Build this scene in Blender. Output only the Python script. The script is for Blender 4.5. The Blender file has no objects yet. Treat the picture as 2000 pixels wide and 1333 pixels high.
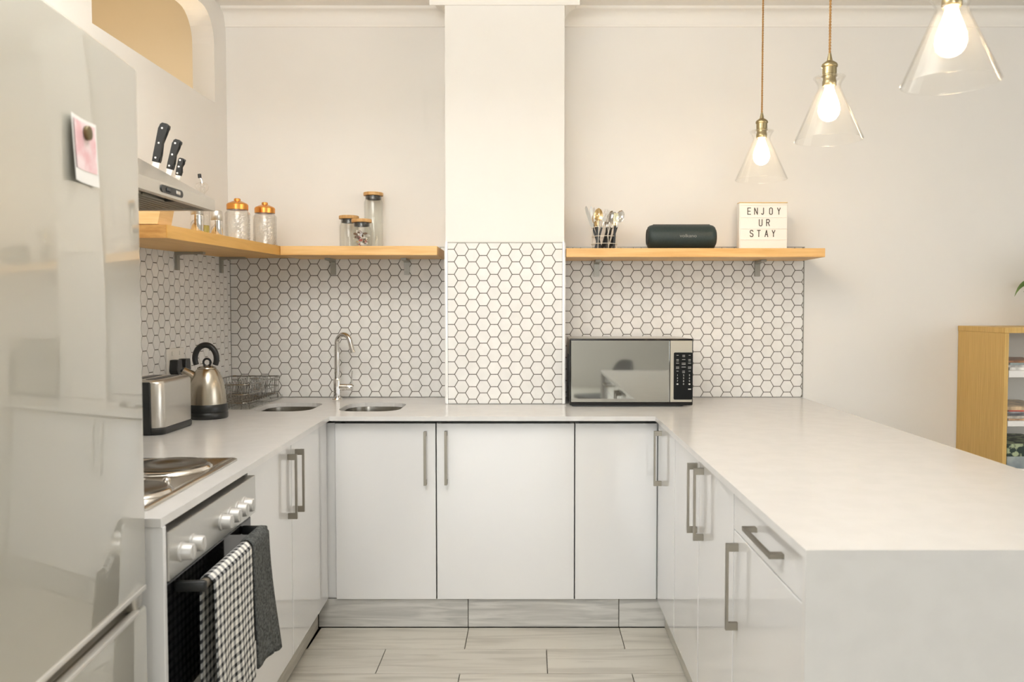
import bpy, bmesh, math, random
from mathutils import Vector, Matrix

random.seed(7)
PI = math.pi
SC = bpy.context.scene
COL = SC.collection

# ------------------------------------------------------------------ camera, world, light, exposure
cd = bpy.data.cameras.new('camera')
cam = bpy.data.objects.new('camera', cd)
COL.objects.link(cam)
cam.location = (0, 0, 1.297)
cam.rotation_euler = (PI / 2 - math.atan(63.5 / 1600), 0, 0)
cd.sensor_width = 36.0
cd.lens = 36.0 * 1600 / 2000
cd.shift_x = -36 / 2000
cd.clip_start = 0.02
cd.dof.use_dof = True
cd.dof.focus_distance = 3.3
cd.dof.aperture_fstop = 4.5
SC.camera = cam

SC.view_settings.view_transform = 'Standard'
SC.view_settings.look = 'None'
SC.view_settings.exposure = 0.10
SC.view_settings.gamma = 1.0
SC.view_settings.use_curve_mapping = False

w = bpy.data.worlds.new('world')
SC.world = w
w.use_nodes = True
w.node_tree.nodes['Background'].inputs['Color'].default_value = (0.75, 0.85, 1.0, 1)
w.node_tree.nodes['Background'].inputs['Strength'].default_value = 0.6


def area_light(name, loc, rot, sx, sy, power, color):
    l = bpy.data.lights.new(name, 'AREA')
    l.shape = 'RECTANGLE'
    l.size, l.size_y = sx, sy
    l.energy = power
    l.color = color
    o = bpy.data.objects.new(name, l)
    COL.objects.link(o)
    o.location, o.rotation_euler = loc, rot
    return o


# daylight coming through the window of the living room behind the photographer
area_light('window_daylight', (-0.45, -6.46, 1.72), (PI / 2, 0, 0), 1.9, 1.5, 120, (0.94, 0.975, 1.0))
area_light('side_window_daylight', (4.46, 0.4, 1.62), (PI / 2, 0, PI / 2), 2.8, 1.7, 34, (0.94, 0.975, 1.0))  # added fill with no known window, brightens the right of the back wall
area_light('ceiling_panel', (-0.6, 1.4, 2.262), (0, 0, 0), 0.96, 0.96, 17, (0.97, 0.985, 1.0))  # added fill from above, no such source known
area_light('ceiling_panel_uplight', (-0.6, 1.4, 2.30), (PI, 0, 0), 1.0, 1.0, 58, (1.0, 0.985, 0.955))  # added fill bounced off the ceiling to even out the light
pl = bpy.data.lights.new('next_room_lamp', 'POINT')
pl.energy, pl.color, pl.shadow_soft_size = 56, (1.0, 0.86, 0.66), 0.15
plo = bpy.data.objects.new('next_room_lamp', pl)
COL.objects.link(plo)
plo.location = (-2.3, 4.3, 1.3)
SC.cycles.transparent_max_bounces = 24
SC.cycles.max_bounces = 14
SC.cycles.diffuse_bounces = 6

# ------------------------------------------------------------------ materials


def mat(name, color, rough=0.5, metal=0.0, coat=0.0, spec=0.5, **kw):
    m = bpy.data.materials.new(name)
    m.use_nodes = True
    b = m.node_tree.nodes['Principled BSDF']
    b.inputs['Base Color'].default_value = (*color, 1)
    b.inputs['Roughness'].default_value = rough
    b.inputs['Metallic'].default_value = metal
    b.inputs['Coat Weight'].default_value = coat
    b.inputs['Coat Roughness'].default_value = 0.04
    b.inputs['Specular IOR Level'].default_value = spec
    return m


def nodes(m):
    nt = m.node_tree
    return nt, nt.nodes, nt.links, nt.nodes['Principled BSDF']


def noise_color(m, c1, c2, scale=(1, 1, 1), nscale=5, detail=4, lo=0.35, hi=0.65, bump=0.0, rnd=0.0, dist=0.0):
    """procedural two-colour grain in object coordinates, optional relief and per-object variation"""
    nt, N, L, b = nodes(m)
    tc = N.new('ShaderNodeTexCoord')
    mp = N.new('ShaderNodeMapping')
    mp.inputs['Scale'].default_value = scale
    oi = N.new('ShaderNodeObjectInfo')
    add = N.new('ShaderNodeVectorMath')
    add.operation = 'ADD'
    sc = N.new('ShaderNodeMath')
    sc.operation = 'MULTIPLY'
    sc.inputs[1].default_value = 37.0
    L.new(oi.outputs['Random'], sc.inputs[0])
    L.new(tc.outputs['Object'], mp.inputs['Vector'])
    L.new(mp.outputs['Vector'], add.inputs[0])
    L.new(sc.outputs[0], add.inputs[1])
    n = N.new('ShaderNodeTexNoise')
    n.inputs['Scale'].default_value = nscale
    n.inputs['Detail'].default_value = detail
    n.inputs['Distortion'].default_value = dist
    L.new(add.outputs[0], n.inputs['Vector'])
    r = N.new('ShaderNodeValToRGB')
    r.color_ramp.elements[0].position = lo
    r.color_ramp.elements[1].position = hi
    r.color_ramp.elements[0].color = (*c1, 1)
    r.color_ramp.elements[1].color = (*c2, 1)
    L.new(n.outputs['Fac'], r.inputs['Fac'])
    out = r.outputs['Color']
    if rnd:
        hs = N.new('ShaderNodeHueSaturation')
        mr = N.new('ShaderNodeMapRange')
        mr.inputs['To Min'].default_value = 1 - rnd
        mr.inputs['To Max'].default_value = 1 + rnd
        L.new(oi.outputs['Random'], mr.inputs['Value'])
        L.new(mr.outputs[0], hs.inputs['Value'])
        L.new(out, hs.inputs['Color'])
        out = hs.outputs['Color']
    L.new(out, b.inputs['Base Color'])
    if bump:
        bp = N.new('ShaderNodeBump')
        bp.inputs['Strength'].default_value = bump
        bp.inputs['Distance'].default_value = 0.002
        L.new(n.outputs['Fac'], bp.inputs['Height'])
        L.new(bp.outputs['Normal'], b.inputs['Normal'])
    return m


def glass(name, tint=(1, 1, 1), gloss=1.0, ior=1.45, haze=0.0, rough=0.02, bumps=0.0):
    """clear thin glass: see-through with Fresnel reflections"""
    m = bpy.data.materials.new(name)
    m.use_nodes = True
    nt = m.node_tree
    N, L = nt.nodes, nt.links
    N.clear()
    out = N.new('ShaderNodeOutputMaterial')
    tr = N.new('ShaderNodeBsdfTransparent')
    tr.inputs['Color'].default_value = (*tint, 1)
    gl = N.new('ShaderNodeBsdfGlossy')
    gl.inputs['Roughness'].default_value = rough
    fr = N.new('ShaderNodeLayerWeight')
    fr.inputs['Blend'].default_value = 0.5
    pw = N.new('ShaderNodeMath')
    pw.operation = 'POWER'
    pw.inputs[1].default_value = 4.0
    L.new(fr.outputs['Facing'], pw.inputs[0])
    ad = N.new('ShaderNodeMath')
    ad.operation = 'MULTIPLY_ADD'
    ad.inputs[1].default_value = 0.85
    ad.inputs[2].default_value = ((ior - 1) / (ior + 1)) ** 2
    L.new(pw.outputs[0], ad.inputs[0])
    mx = N.new('ShaderNodeMixShader')
    mul = N.new('ShaderNodeMath')
    mul.operation = 'MULTIPLY'
    mul.inputs[1].default_value = gloss
    L.new(ad.outputs[0], mul.inputs[0])
    L.new(mul.outputs[0], mx.inputs['Fac'])
    if bumps:
        tc = N.new('ShaderNodeTexCoord')
        v = N.new('ShaderNodeTexVoronoi')
        v.inputs['Scale'].default_value = bumps
        bp = N.new('ShaderNodeBump')
        bp.inputs['Strength'].default_value = 0.8
        bp.inputs['Distance'].default_value = 0.004
        L.new(tc.outputs['Object'], v.inputs['Vector'])
        L.new(v.outputs['Distance'], bp.inputs['Height'])
        L.new(bp.outputs['Normal'], gl.inputs['Normal'])
        L.new(bp.outputs['Normal'], fr.inputs['Normal'])
    src = tr.outputs[0]
    if haze:
        df = N.new('ShaderNodeBsdfDiffuse')
        df.inputs['Color'].default_value = (0.85, 0.85, 0.82, 1)
        m2 = N.new('ShaderNodeMixShader')
        m2.inputs['Fac'].default_value = haze
        L.new(tr.outputs[0], m2.inputs[1])
        L.new(df.outputs[0], m2.inputs[2])
        src = m2.outputs[0]
    L.new(src, mx.inputs[1])
    L.new(gl.outputs[0], mx.inputs[2])
    L.new(mx.outputs[0], out.inputs['Surface'])
    return m


def brushed(name, color, rough, axis_scale, amount=0.12):
    m = mat(name, color, rough, 1.0)
    nt, N, L, b = nodes(m)
    tc = N.new('ShaderNodeTexCoord')
    mp = N.new('ShaderNodeMapping')
    mp.inputs['Scale'].default_value = axis_scale
    n = N.new('ShaderNodeTexNoise')
    n.inputs['Scale'].default_value = 30
    n.inputs['Detail'].default_value = 3
    mr = N.new('ShaderNodeMapRange')
    mr.inputs['To Min'].default_value = rough - amount / 2
    mr.inputs['To Max'].default_value = rough + amount / 2
    L.new(tc.outputs['Object'], mp.inputs['Vector'])
    L.new(mp.outputs['Vector'], n.inputs['Vector'])
    L.new(n.outputs['Fac'], mr.inputs['Value'])
    L.new(mr.outputs[0], b.inputs['Roughness'])
    return m


M = {}
M['paint'] = noise_color(mat('wall_paint', (0.8, 0.78, 0.74), 0.75, spec=0.2), (0.775, 0.757, 0.725), (0.795, 0.777, 0.745), nscale=2.0)
M['ceiling'] = mat('ceiling_paint', (0.82, 0.80, 0.76), 0.8, spec=0.2)
M['tan_paint'] = noise_color(mat('tan_paint', (0.7, 0.6, 0.42), 0.8, spec=0.2), (0.70, 0.62, 0.48), (0.73, 0.65, 0.51), nscale=1.5)
M['tile'] = noise_color(mat('glazed_tile', (0.8, 0.79, 0.76), 0.42, spec=0.3), (0.74, 0.73, 0.71), (0.78, 0.77, 0.75), nscale=25, rnd=0.035, bump=0.05)
M['grout'] = noise_color(mat('grout', (0.13, 0.12, 0.10), 0.9, spec=0.1), (0.10, 0.09, 0.075), (0.17, 0.155, 0.13), nscale=30)
M['trim_metal'] = mat('tile_trim', (0.72, 0.70, 0.66), 0.35, 0.5)
M['quartz'] = noise_color(mat('quartz', (0.83, 0.81, 0.78), 0.2), (0.655, 0.648, 0.635), (0.675, 0.668, 0.655), nscale=14, detail=8, lo=0.4, hi=0.6)
M['quartz'].node_tree.nodes['Principled BSDF'].inputs['Specular IOR Level'].default_value = 0.38
M['door'] = mat('gloss_white', (0.755, 0.755, 0.755), 0.12, coat=0.6)
M['carcass'] = mat('white_board', (0.78, 0.77, 0.75), 0.45)
M['nickel'] = brushed('brushed_nickel', (0.31, 0.285, 0.24), 0.45, (1, 1, 1))
M['steel'] = brushed('brushed_steel', (0.62, 0.60, 0.56), 0.30, (2, 2, 40))
M['steel_h'] = brushed('brushed_steel_panel', (0.60, 0.59, 0.56), 0.33, (40, 1, 40))
M['kettle'] = brushed('kettle_steel', (0.50, 0.455, 0.38), 0.26, (.3, .3, 60), 0.05)
M['sink'] = mat('sink_steel', (0.36, 0.34, 0.30), 0.22, 1.0)
M['chrome'] = mat('chrome', (0.78, 0.76, 0.73), 0.07, 1.0)
M['wire'] = mat('wire_chrome', (0.36, 0.34, 0.31), 0.2, 1.0)
M['white_wire'] = mat('white_wire', (0.72, 0.69, 0.62), 0.35, 0.3)
M['black'] = mat('black_plastic', (0.012, 0.013, 0.013), 0.35)
M['black_gloss'] = mat('black_glass', (0.006, 0.006, 0.007), 0.06)
M['iron'] = mat('hotplate_iron', (0.16, 0.145, 0.12), 0.28, 0.9)
M['plate'] = brushed('hob_steel', (0.58, 0.55, 0.49), 0.2, (1, 1, 1))
M['pine'] = noise_color(mat('pine_front', (0.72, 0.43, 0.16), 0.42), (0.66, 0.38, 0.13), (0.78, 0.50, 0.21), scale=(1, 1, 14), nscale=4, detail=6, dist=0.4)
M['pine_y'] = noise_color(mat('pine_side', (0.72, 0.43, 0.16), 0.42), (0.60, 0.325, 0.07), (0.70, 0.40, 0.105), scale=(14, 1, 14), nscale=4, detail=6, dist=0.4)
M['pine_end'] = noise_color(mat('pine_end_grain', (0.5, 0.27, 0.08), 0.6), (0.42, 0.20, 0.05), (0.58, 0.31, 0.09), scale=(3, 3, 10), nscale=6, detail=5)
M['oak'] = noise_color(mat('oak_veneer', (0.55, 0.36, 0.13), 0.5), (0.56, 0.345, 0.095), (0.66, 0.435, 0.14), scale=(60, 60, 2), nscale=3, detail=5)
M['block'] = noise_color(mat('block_wood', (0.7, 0.45, 0.2), 0.5), (0.66, 0.42, 0.17), (0.76, 0.52, 0.25), scale=(1, 1, 14), nscale=6, detail=5)
M['bamboo'] = noise_color(mat('bamboo_lid', (0.6, 0.36, 0.14), 0.45), (0.52, 0.29, 0.10), (0.66, 0.41, 0.17), scale=(20, 20, 3), nscale=5)
M['copper'] = mat('copper', (0.80, 0.36, 0.09), 0.25, 1.0)
M['brass'] = mat('antique_brass', (0.40, 0.33, 0.19), 0.30, 1.0)
M['cord'] = noise_color(mat('twisted_cord', (0.40, 0.22, 0.07), 0.7), (0.32, 0.16, 0.045), (0.50, 0.29, 0.10), nscale=200)
M['glass'] = glass('clear_glass', (0.985, 0.985, 0.98), 1.0, 1.45)
M['shade_glass'] = glass('shade_glass', (1.0, 1.0, 0.995), 0.9, 1.42, haze=0.006)
M['jar_glass'] = glass('jar_glass', (0.97, 0.975, 0.965), 1.0, 1.45, haze=0.02)
M['dimple_glass'] = glass('dimpled_glass', (0.97, 0.965, 0.95), 1.6, 1.7, haze=0.04, rough=0.05, bumps=0)
M['oil'] = glass('oil', (0.85, 0.80, 0.35), 0.6, 1.4)
M['mirror'] = mat('mirror_door', (0.50, 0.505, 0.48), 0.035, 1.0)
M['mw_panel'] = mat('microwave_steel', (0.46, 0.43, 0.36), 0.42, 0.6)
M['keypad'] = mat('keypad_black', (0.008, 0.009, 0.009), 0.5, spec=0.15)
M['oven_steel'] = M['steel_h']
M['knob'] = mat('silver_knob', (0.58, 0.57, 0.55), 0.45, 0.5)
M['speaker'] = noise_color(mat('speaker_mesh', (0.016, 0.03, 0.03), 0.5), (0.012, 0.024, 0.025), (0.022, 0.04, 0.04), nscale=400, bump=0.3)
M['grey_print'] = mat('grey_print', (0.22, 0.23, 0.22), 0.5)
M['white_print'] = mat('white_print', (0.62, 0.62, 0.58), 0.5)
M['white_plastic'] = mat('white_plastic', (0.80, 0.78, 0.73), 0.35)
M['box_face'] = mat('lightbox_face', (0.84, 0.82, 0.78), 0.5)
M['gold_edge'] = mat('pale_wood_edge', (0.75, 0.52, 0.18), 0.5)  # even golden tone of the strip along the top
M['letter'] = mat('letter_ink', (0.05, 0.045, 0.035), 0.6)
M['grey_bracket'] = mat('grey_bracket', (0.36, 0.35, 0.31), 0.4, 0.4)
M['terry'] = noise_color(mat('grey_terry', (0.085, 0.088, 0.085), 0.95, spec=0.1), (0.055, 0.058, 0.057), (0.14, 0.145, 0.14), nscale=160, detail=3, bump=1.0)
M['paper'] = mat('paper', (0.78, 0.76, 0.72), 0.7)
M['photo'] = noise_color(mat('photo_print', (0.75, 0.5, 0.5), 0.4), (0.72, 0.42, 0.44), (0.80, 0.66, 0.66), nscale=38, detail=3)
M['magnet'] = mat('magnet_bronze', (0.16, 0.125, 0.06), 0.4, 0.7)
M['white_room'] = mat('white_board_inner', (0.74, 0.72, 0.67), 0.6)
M['leaf'] = noise_color(mat('leaf', (0.10, 0.18, 0.03), 0.45), (0.07, 0.14, 0.025), (0.17, 0.25, 0.06), nscale=20)
M['pot'] = mat('pot_ceramic', (0.7, 0.66, 0.58), 0.4)
M['soil'] = mat('soil', (0.05, 0.035, 0.02), 0.95)
M['gap'] = mat('dark_channel', (0.17, 0.165, 0.15), 0.8)  # dark tone stands for the shade inside the gap
M['frame_white'] = mat('frame_white', (0.8, 0.8, 0.78), 0.4)
M['gold'] = mat('warm_steel', (0.78, 0.62, 0.36), 0.15, 1.0)  # warm reflection put into the colour of the steel
M['filter'] = mat('filter_mesh', (0.34, 0.31, 0.25), 0.4, 0.9)
M['curtain'] = mat('fabric_grey', (0.2, 0.2, 0.2), 0.8)

# silver fridge door: metallic lacquer that mirrors the room softly
m = M['fridge'] = mat('fridge_silver', (0.52, 0.505, 0.44), 0.38, 0.5, coat=1.0)
m.node_tree.nodes['Principled BSDF'].inputs['Coat IOR'].default_value = 1.75
m = M['floor_tile'] = noise_color(mat('wood_look_tile', (0.55, 0.52, 0.46), 0.32), (0.42, 0.395, 0.345), (0.585, 0.56, 0.50), scale=(1.0, 11, 1), nscale=2.4, detail=7, lo=0.30, hi=0.56, rnd=0.05, dist=0.7)
m = M['kick_tile'] = noise_color(mat('wood_look_kick', (0.5, 0.49, 0.46), 0.35), (0.40, 0.395, 0.375), (0.60, 0.59, 0.56), scale=(1.2, 1, 16), nscale=3.2, detail=8, lo=0.30, hi=0.62, rnd=0.05, dist=0.9)
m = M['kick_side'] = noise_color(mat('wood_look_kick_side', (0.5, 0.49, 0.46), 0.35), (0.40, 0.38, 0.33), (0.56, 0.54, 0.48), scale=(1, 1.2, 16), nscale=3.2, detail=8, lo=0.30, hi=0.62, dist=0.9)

# bulb: glowing envelope
m = M['bulb'] = bpy.data.materials.new('bulb_glow')
m.use_nodes = True
b_ = m.node_tree.nodes['Principled BSDF']
b_.inputs['Base Color'].default_value = (1, 0.9, 0.7, 1)
# bloom imitated in the shader: the emission turns see-through towards the rim
_lw = m.node_tree.nodes.new('ShaderNodeLayerWeight')
_lw.inputs['Blend'].default_value = 0.5
_pw = m.node_tree.nodes.new('ShaderNodeMath')
_pw.operation = 'POWER'
_pw.inputs[1].default_value = 2.2
_tr = m.node_tree.nodes.new('ShaderNodeBsdfTransparent')
_mx = m.node_tree.nodes.new('ShaderNodeMixShader')
m.node_tree.links.new(_lw.outputs['Facing'], _pw.inputs[0])
m.node_tree.links.new(_pw.outputs[0], _mx.inputs[0])
m.node_tree.links.new(b_.outputs[0], _mx.inputs[1])
m.node_tree.links.new(_tr.outputs[0], _mx.inputs[2])
m.node_tree.links.new(_mx.outputs[0], m.node_tree.nodes['Material Output'].inputs['Surface'])
b_.inputs['Emission Color'].default_value = (1.0, 0.72, 0.44, 1)
b_.inputs['Emission Strength'].default_value = 60

# black-and-white gingham woven by UV
m = M['check'] = mat('gingham', (0.8, 0.8, 0.8), 0.9, spec=0.1)
nt, N, L, b_ = nodes(m)
uv = N.new('ShaderNodeUVMap')
sp = N.new('ShaderNodeSeparateXYZ')
L.new(uv.outputs[0], sp.inputs[0])


def _math(op, a, bv):
    n = N.new('ShaderNodeMath')
    n.operation = op
    if hasattr(a, 'links'):
        L.new(a, n.inputs[0])
    else:
        n.inputs[0].default_value = a
    if bv is not None:
        if hasattr(bv, 'links'):
            L.new(bv, n.inputs[1])
        else:
            n.inputs[1].default_value = bv
    return n.outputs[0]


def _stripe(s, period, duty):
    return _math('LESS_THAN', _math('FRACT', _math('DIVIDE', s, period), None), duty)


sx_ = _stripe(sp.outputs['X'], 0.0235, 0.46)
sy_ = _stripe(sp.outputs['Y'], 0.0215, 0.42)
sm_ = _math('MULTIPLY', _math('ADD', sx_, sy_), 0.5)
rp = N.new('ShaderNodeValToRGB')
rp.color_ramp.interpolation = 'CONSTANT'
rp.color_ramp.elements[0].color = (0.80, 0.79, 0.75, 1)
rp.color_ramp.elements[1].position = 0.75
rp.color_ramp.elements[1].color = (0.025, 0.027, 0.03, 1)
e_ = rp.color_ramp.elements.new(0.25)
e_.color = (0.33, 0.33, 0.325, 1)
L.new(sm_, rp.inputs['Fac'])
L.new(rp.outputs['Color'], b_.inputs['Base Color'])

# ------------------------------------------------------------------ mesh helpers
I4 = Matrix.Identity(4)
# the left-hand worktop run is built square and turned by this small angle about its inner corner
PIV = Vector((-0.796, 3.226, 0))
RL = Matrix.Translation(PIV) @ Matrix.Rotation(math.atan2(0.045, 1.562), 4, 'Z') @ Matrix.Translation(-PIV)
WM = {}


def new():
    return bmesh.new()


def box(bm, x0, x1, y0, y1, z0, z1, bev=0.0, seg=1, mx=None):
    r = bmesh.ops.create_cube(bm, size=1)
    vs = r['verts']
    for v in vs:
        v.co = Vector((x0 + (v.co.x + .5) * (x1 - x0), y0 + (v.co.y + .5) * (y1 - y0), z0 + (v.co.z + .5) * (z1 - z0)))
    if mx is not None:
        bmesh.ops.transform(bm, matrix=mx, verts=vs)
    if bev:
        es = list({e for v in vs for e in v.link_edges})
        bmesh.ops.bevel(bm, geom=es, offset=bev, segments=seg, affect='EDGES', profile=0.5)
    return bm


def basis(d):
    d = Vector(d).normalized()
    a = Vector((0, 0, 1)) if abs(d.z) < 0.9 else Vector((1, 0, 0))
    u = d.cross(a).normalized()
    return u, d.cross(u).normalized(), d


def ring(bm, c, u, v, r, n):
    return [bm.verts.new(Vector(c) + (u * math.cos(2 * PI * i / n) + v * math.sin(2 * PI * i / n)) * r) for i in range(n)]


def bridge(bm, a, b):
    n = len(a)
    for i in range(n):
        bm.faces.new((a[i], a[(i + 1) % n], b[(i + 1) % n], b[i]))


def tube(bm, pts, r, n=8, cap=True, closed=False):
    pts = [Vector(p) for p in pts]
    rr = r if isinstance(r, (list, tuple)) else [r] * len(pts)
    rings = []
    k = len(pts)
    u = None
    for i, p in enumerate(pts):
        if closed:
            d = pts[(i + 1) % k] - pts[i - 1]
        else:
            d = pts[min(i + 1, k - 1)] - pts[max(i - 1, 0)]
        d.normalize()
        if u is None:
            u, v, _ = basis(d)
        else:
            u = (u - d * u.dot(d)).normalized()
            v = d.cross(u)
        rings.append(ring(bm, p, u, v, rr[i], n))
    for a, b in zip(rings, rings[1:]):
        bridge(bm, a, b)
    if closed:
        best = min(range(n), key=lambda s: sum((rings[-1][i].co - rings[0][(i + s) % n].co).length for i in range(n)))
        bridge(bm, rings[-1], rings[0][best:] + rings[0][:best])
    elif cap:
        bm.faces.new(rings[0])
        bm.faces.new(rings[-1][::-1])
    return bm


def lathe(bm, prof, c=(0, 0, 0), n=32, axis=(0, 0, 1)):
    """prof: (radius, height) pairs along the axis; radius 0 closes the end"""
    u, v, d = basis(axis)
    if Vector(axis).normalized() == Vector((0, 0, 1)):
        u, v = Vector((1, 0, 0)), Vector((0, 1, 0))
    c = Vector(c)
    prev = None
    for r, h in prof:
        cur = [bm.verts.new(c + d * h)] if r < 1e-6 else ring(bm, c + d * h, u, v, r, n)
        if prev is not None:
            if len(prev) == 1 and len(cur) > 1:
                for i in range(n):
                    bm.faces.new((prev[0], cur[(i + 1) % n], cur[i]))
            elif len(cur) == 1 and len(prev) > 1:
                for i in range(n):
                    bm.faces.new((prev[i], prev[(i + 1) % n], cur[0]))
            elif len(cur) > 1:
                bridge(bm, prev, cur)
        prev = cur
    return bm


def extrude_poly(bm, pts, vec):
    """closed prism of a simple polygon"""
    vec = Vector(vec)
    a = [bm.verts.new(Vector(p)) for p in pts]
    b = [bm.verts.new(Vector(p) + vec) for p in pts]
    bm.faces.new(a)
    bm.faces.new(b[::-1])
    for i in range(len(a)):
        bm.faces.new((a[i], b[i], b[(i + 1) % len(a)], a[(i + 1) % len(a)]))
    return bm


def obj(name, bm, m, parent=None, xf=None, smooth=False, label=None, angle=None, origin=None):
    """link a bmesh given in world coordinates as one object, child of parent if given"""
    if xf is not None:
        bm.transform(xf)
    bmesh.ops.recalc_face_normals(bm, faces=bm.faces)
    if parent is not None:
        bm.transform(WM[parent.name].inverted())
        base = I4
        if origin is not None:
            base = Matrix.Translation(WM[parent.name].inverted() @ Vector(origin))
            bm.transform(base.inverted())
    else:
        if origin is None:
            xs = [v.co for v in bm.verts]
            origin = ((min(c.x for c in xs) + max(c.x for c in xs)) / 2, (min(c.y for c in xs) + max(c.y for c in xs)) / 2, min(c.z for c in xs))
        base = Matrix.Translation(Vector(origin))
        bm.transform(base.inverted())
    me = bpy.data.meshes.new(name)
    bm.to_mesh(me)
    bm.free()
    me.materials.append(M[m])
    if smooth:
        me.shade_smooth()
        if angle is None:
            angle = 40
        try:
            me.set_sharp_from_angle(angle=math.radians(angle))
        except Exception:
            pass
    o = bpy.data.objects.new(name, me)
    COL.objects.link(o)
    if parent is not None:
        o.parent = parent
        WM[o.name] = WM[parent.name] @ base
    else:
        WM[o.name] = base
    o.matrix_local = base
    if label:
        o['label'] = label
    return o


def tag(o, label, cat, group=None, kind=None):
    o['label'] = label
    o['category'] = cat
    if group:
        o['group'] = group
    if kind:
        o['kind'] = kind
    return o


def thing(name, label, cat, loc, rot=0.0, group=None):
    o = bpy.data.objects.new(name, None)
    COL.objects.link(o)
    mx = Matrix.Translation(Vector(loc)) @ Matrix.Rotation(rot, 4, 'Z')
    o.matrix_world = mx
    o.empty_display_size = 0.05
    WM[o.name] = mx
    return tag(o, label, cat, group)


def struct(name, bm, m, parent=None, **k):
    o = obj(name, bm, m, parent, **k)
    if parent is None:
        o['kind'] = 'structure'
    return o


def text_mesh(body, size, ex=0.0004, sx=1.0, spacing=1.0):
    cu = bpy.data.curves.new('text', 'FONT')
    cu.body = body
    cu.size = size
    cu.extrude = ex
    cu.align_x = 'CENTER'
    cu.align_y = 'CENTER'
    cu.space_character = spacing
    cu.resolution_u = 3
    t = bpy.data.objects.new('text', cu)
    COL.objects.link(t)
    dg = bpy.context.evaluated_depsgraph_get()
    me = bpy.data.meshes.new_from_object(t.evaluated_get(dg))
    bpy.data.objects.remove(t)
    bpy.data.curves.remove(cu)
    bm = new()
    bm.from_mesh(me)
    bpy.data.meshes.remove(me)
    for v in bm.verts:
        v.co.x *= sx
    return bm


def front(x, y, z):
    """text drawn flat (x right, y up) stood upright facing the camera at a point"""
    return Matrix.Translation(Vector((x, y, z))) @ Matrix.Rotation(PI / 2, 4, 'X')


# ------------------------------------------------------------------ room shell
YB, YP = 3.93, 3.65               # back wall of the two recesses, face of the chimney breast
XL, XR = -1.442, 4.5              # left and right walls
PX0, PX1 = -0.376, 0.150          # chimney breast
ZC = 2.705
HW = 0.87                         # worktop height

b = new(); box(b, XL - .1, XR + .1, -6.6, YB + .1, -0.12, -0.006)
floor = struct('floor', b, 'grout', origin=(0, 0, 0))
TL, TW, JT = 0.612, 0.2095, 0.0032


def floor_tile(bm, x0, x1, y0, y1):
    g = JT / 2
    e = 0.0012
    pts = [(x0 + g, y0 + g), (x1 - g, y0 + g), (x1 - g, y1 - g), (x0 + g, y1 - g)]
    ins = [(x0 + g + e, y0 + g + e), (x1 - g - e, y0 + g + e), (x1 - g - e, y1 - g - e), (x0 + g + e, y1 - g - e)]
    a = [bm.verts.new((x, y, -0.006)) for x, y in pts]
    c = [bm.verts.new((x, y, -0.001)) for x, y in pts]
    d = [bm.verts.new((x, y, 0.0)) for x, y in ins]
    bridge(bm, a, c)
    bridge(bm, c, d)
    bm.faces.new(d)


full_tile = None
rest = new()
row = 0
y1 = 3.282
while y1 > -6.5:
    y0 = y1 - TW
    x = (-0.251 if row % 2 == 0 else -0.551) - TL * 3
    while x < XR:
        x0, x1 = max(x, XL), min(x + TL, XR)
        if x1 - x0 > 0.02:
            inside = x1 > -0.88 and x0 < 0.58 and y1 > 0.9
            if inside:
                if full_tile is None:
                    t = new(); floor_tile(t, -TL / 2, TL / 2, -TW / 2, TW / 2)
                    full_tile = bpy.data.meshes.new('tile'); t.to_mesh(full_tile); t.free()
                    full_tile.materials.append(M['floor_tile'])
                o = bpy.data.objects.new('tile', full_tile)
                COL.objects.link(o)
                o.parent = floor
                o.location = ((x0 + x1) / 2, (y0 + y1) / 2, 0)
            else:
                floor_tile(rest, x0, x1, max(y0, -6.5), y1)
        x += TL
    y1 = y0
    row += 1
o = obj('tiles_beyond', rest, 'floor_tile', floor)
o['kind'] = 'stuff'

b = new(); box(b, XL - .1, XR + .1, -6.6, YB + .1, ZC, ZC + .1)
struct('ceiling', b, 'ceiling')

# left wall with the arched opening high up
b = new()
TH = 0.10
OY0, OY1, OZ0, OZ1, OR = 2.734, 3.786, 2.236, 2.635, 0.13
box(b, XL - TH, XL, -6.5, YB, 0, OZ0)
box(b, XL - TH, XL, -6.5, OY0, OZ0, ZC)
box(b, XL - TH, XL, OY1, YB, OZ0, ZC)
pts = [(XL, OY0, ZC), (XL, OY0, OZ1 - OR)]
for i in range(1, 9):
    a = PI - i / 8 * PI / 2
    pts.append((XL, OY0 + OR + OR * math.cos(a), OZ1 - OR + OR * math.sin(a)))
for i in range(0, 9):
    a = PI / 2 - i / 8 * PI / 2
    pts.append((XL, OY1 - OR + OR * math.cos(a), OZ1 - OR + OR * math.sin(a)))
pts.append((XL, OY1, ZC))
extrude_poly(b, pts, (-TH, 0, 0))
wall_left = struct('wall_left', b, 'paint', origin=(XL, 0, 0))

# back wall either side of the chimney breast
b = new(); box(b, XL - .1, PX0, YB, YB + .1, 0, ZC)
wall_bl = struct('wall_back_left', b, 'paint', origin=(0, YB, 0))
b = new(); box(b, PX1, XR + .1, YB, YB + .1, 0, ZC)
wall_br = struct('wall_back_right', b, 'paint', origin=(0, YB, 0))
b = new(); box(b, PX0, PX1, YP, YB + .1, 0, ZC)
wall_ch = struct('wall_chimney', b, 'paint', origin=(0, YP, 0))
b = new(); box(b, XR, XR + .1, -6.6, YB + .1, 0, ZC)
struct('wall_right', b, 'paint')
b = new(); box(b, XL - .1, XR + .1, -6.6, -6.5, 0, ZC)
struct('wall_rear', b, 'paint')
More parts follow.
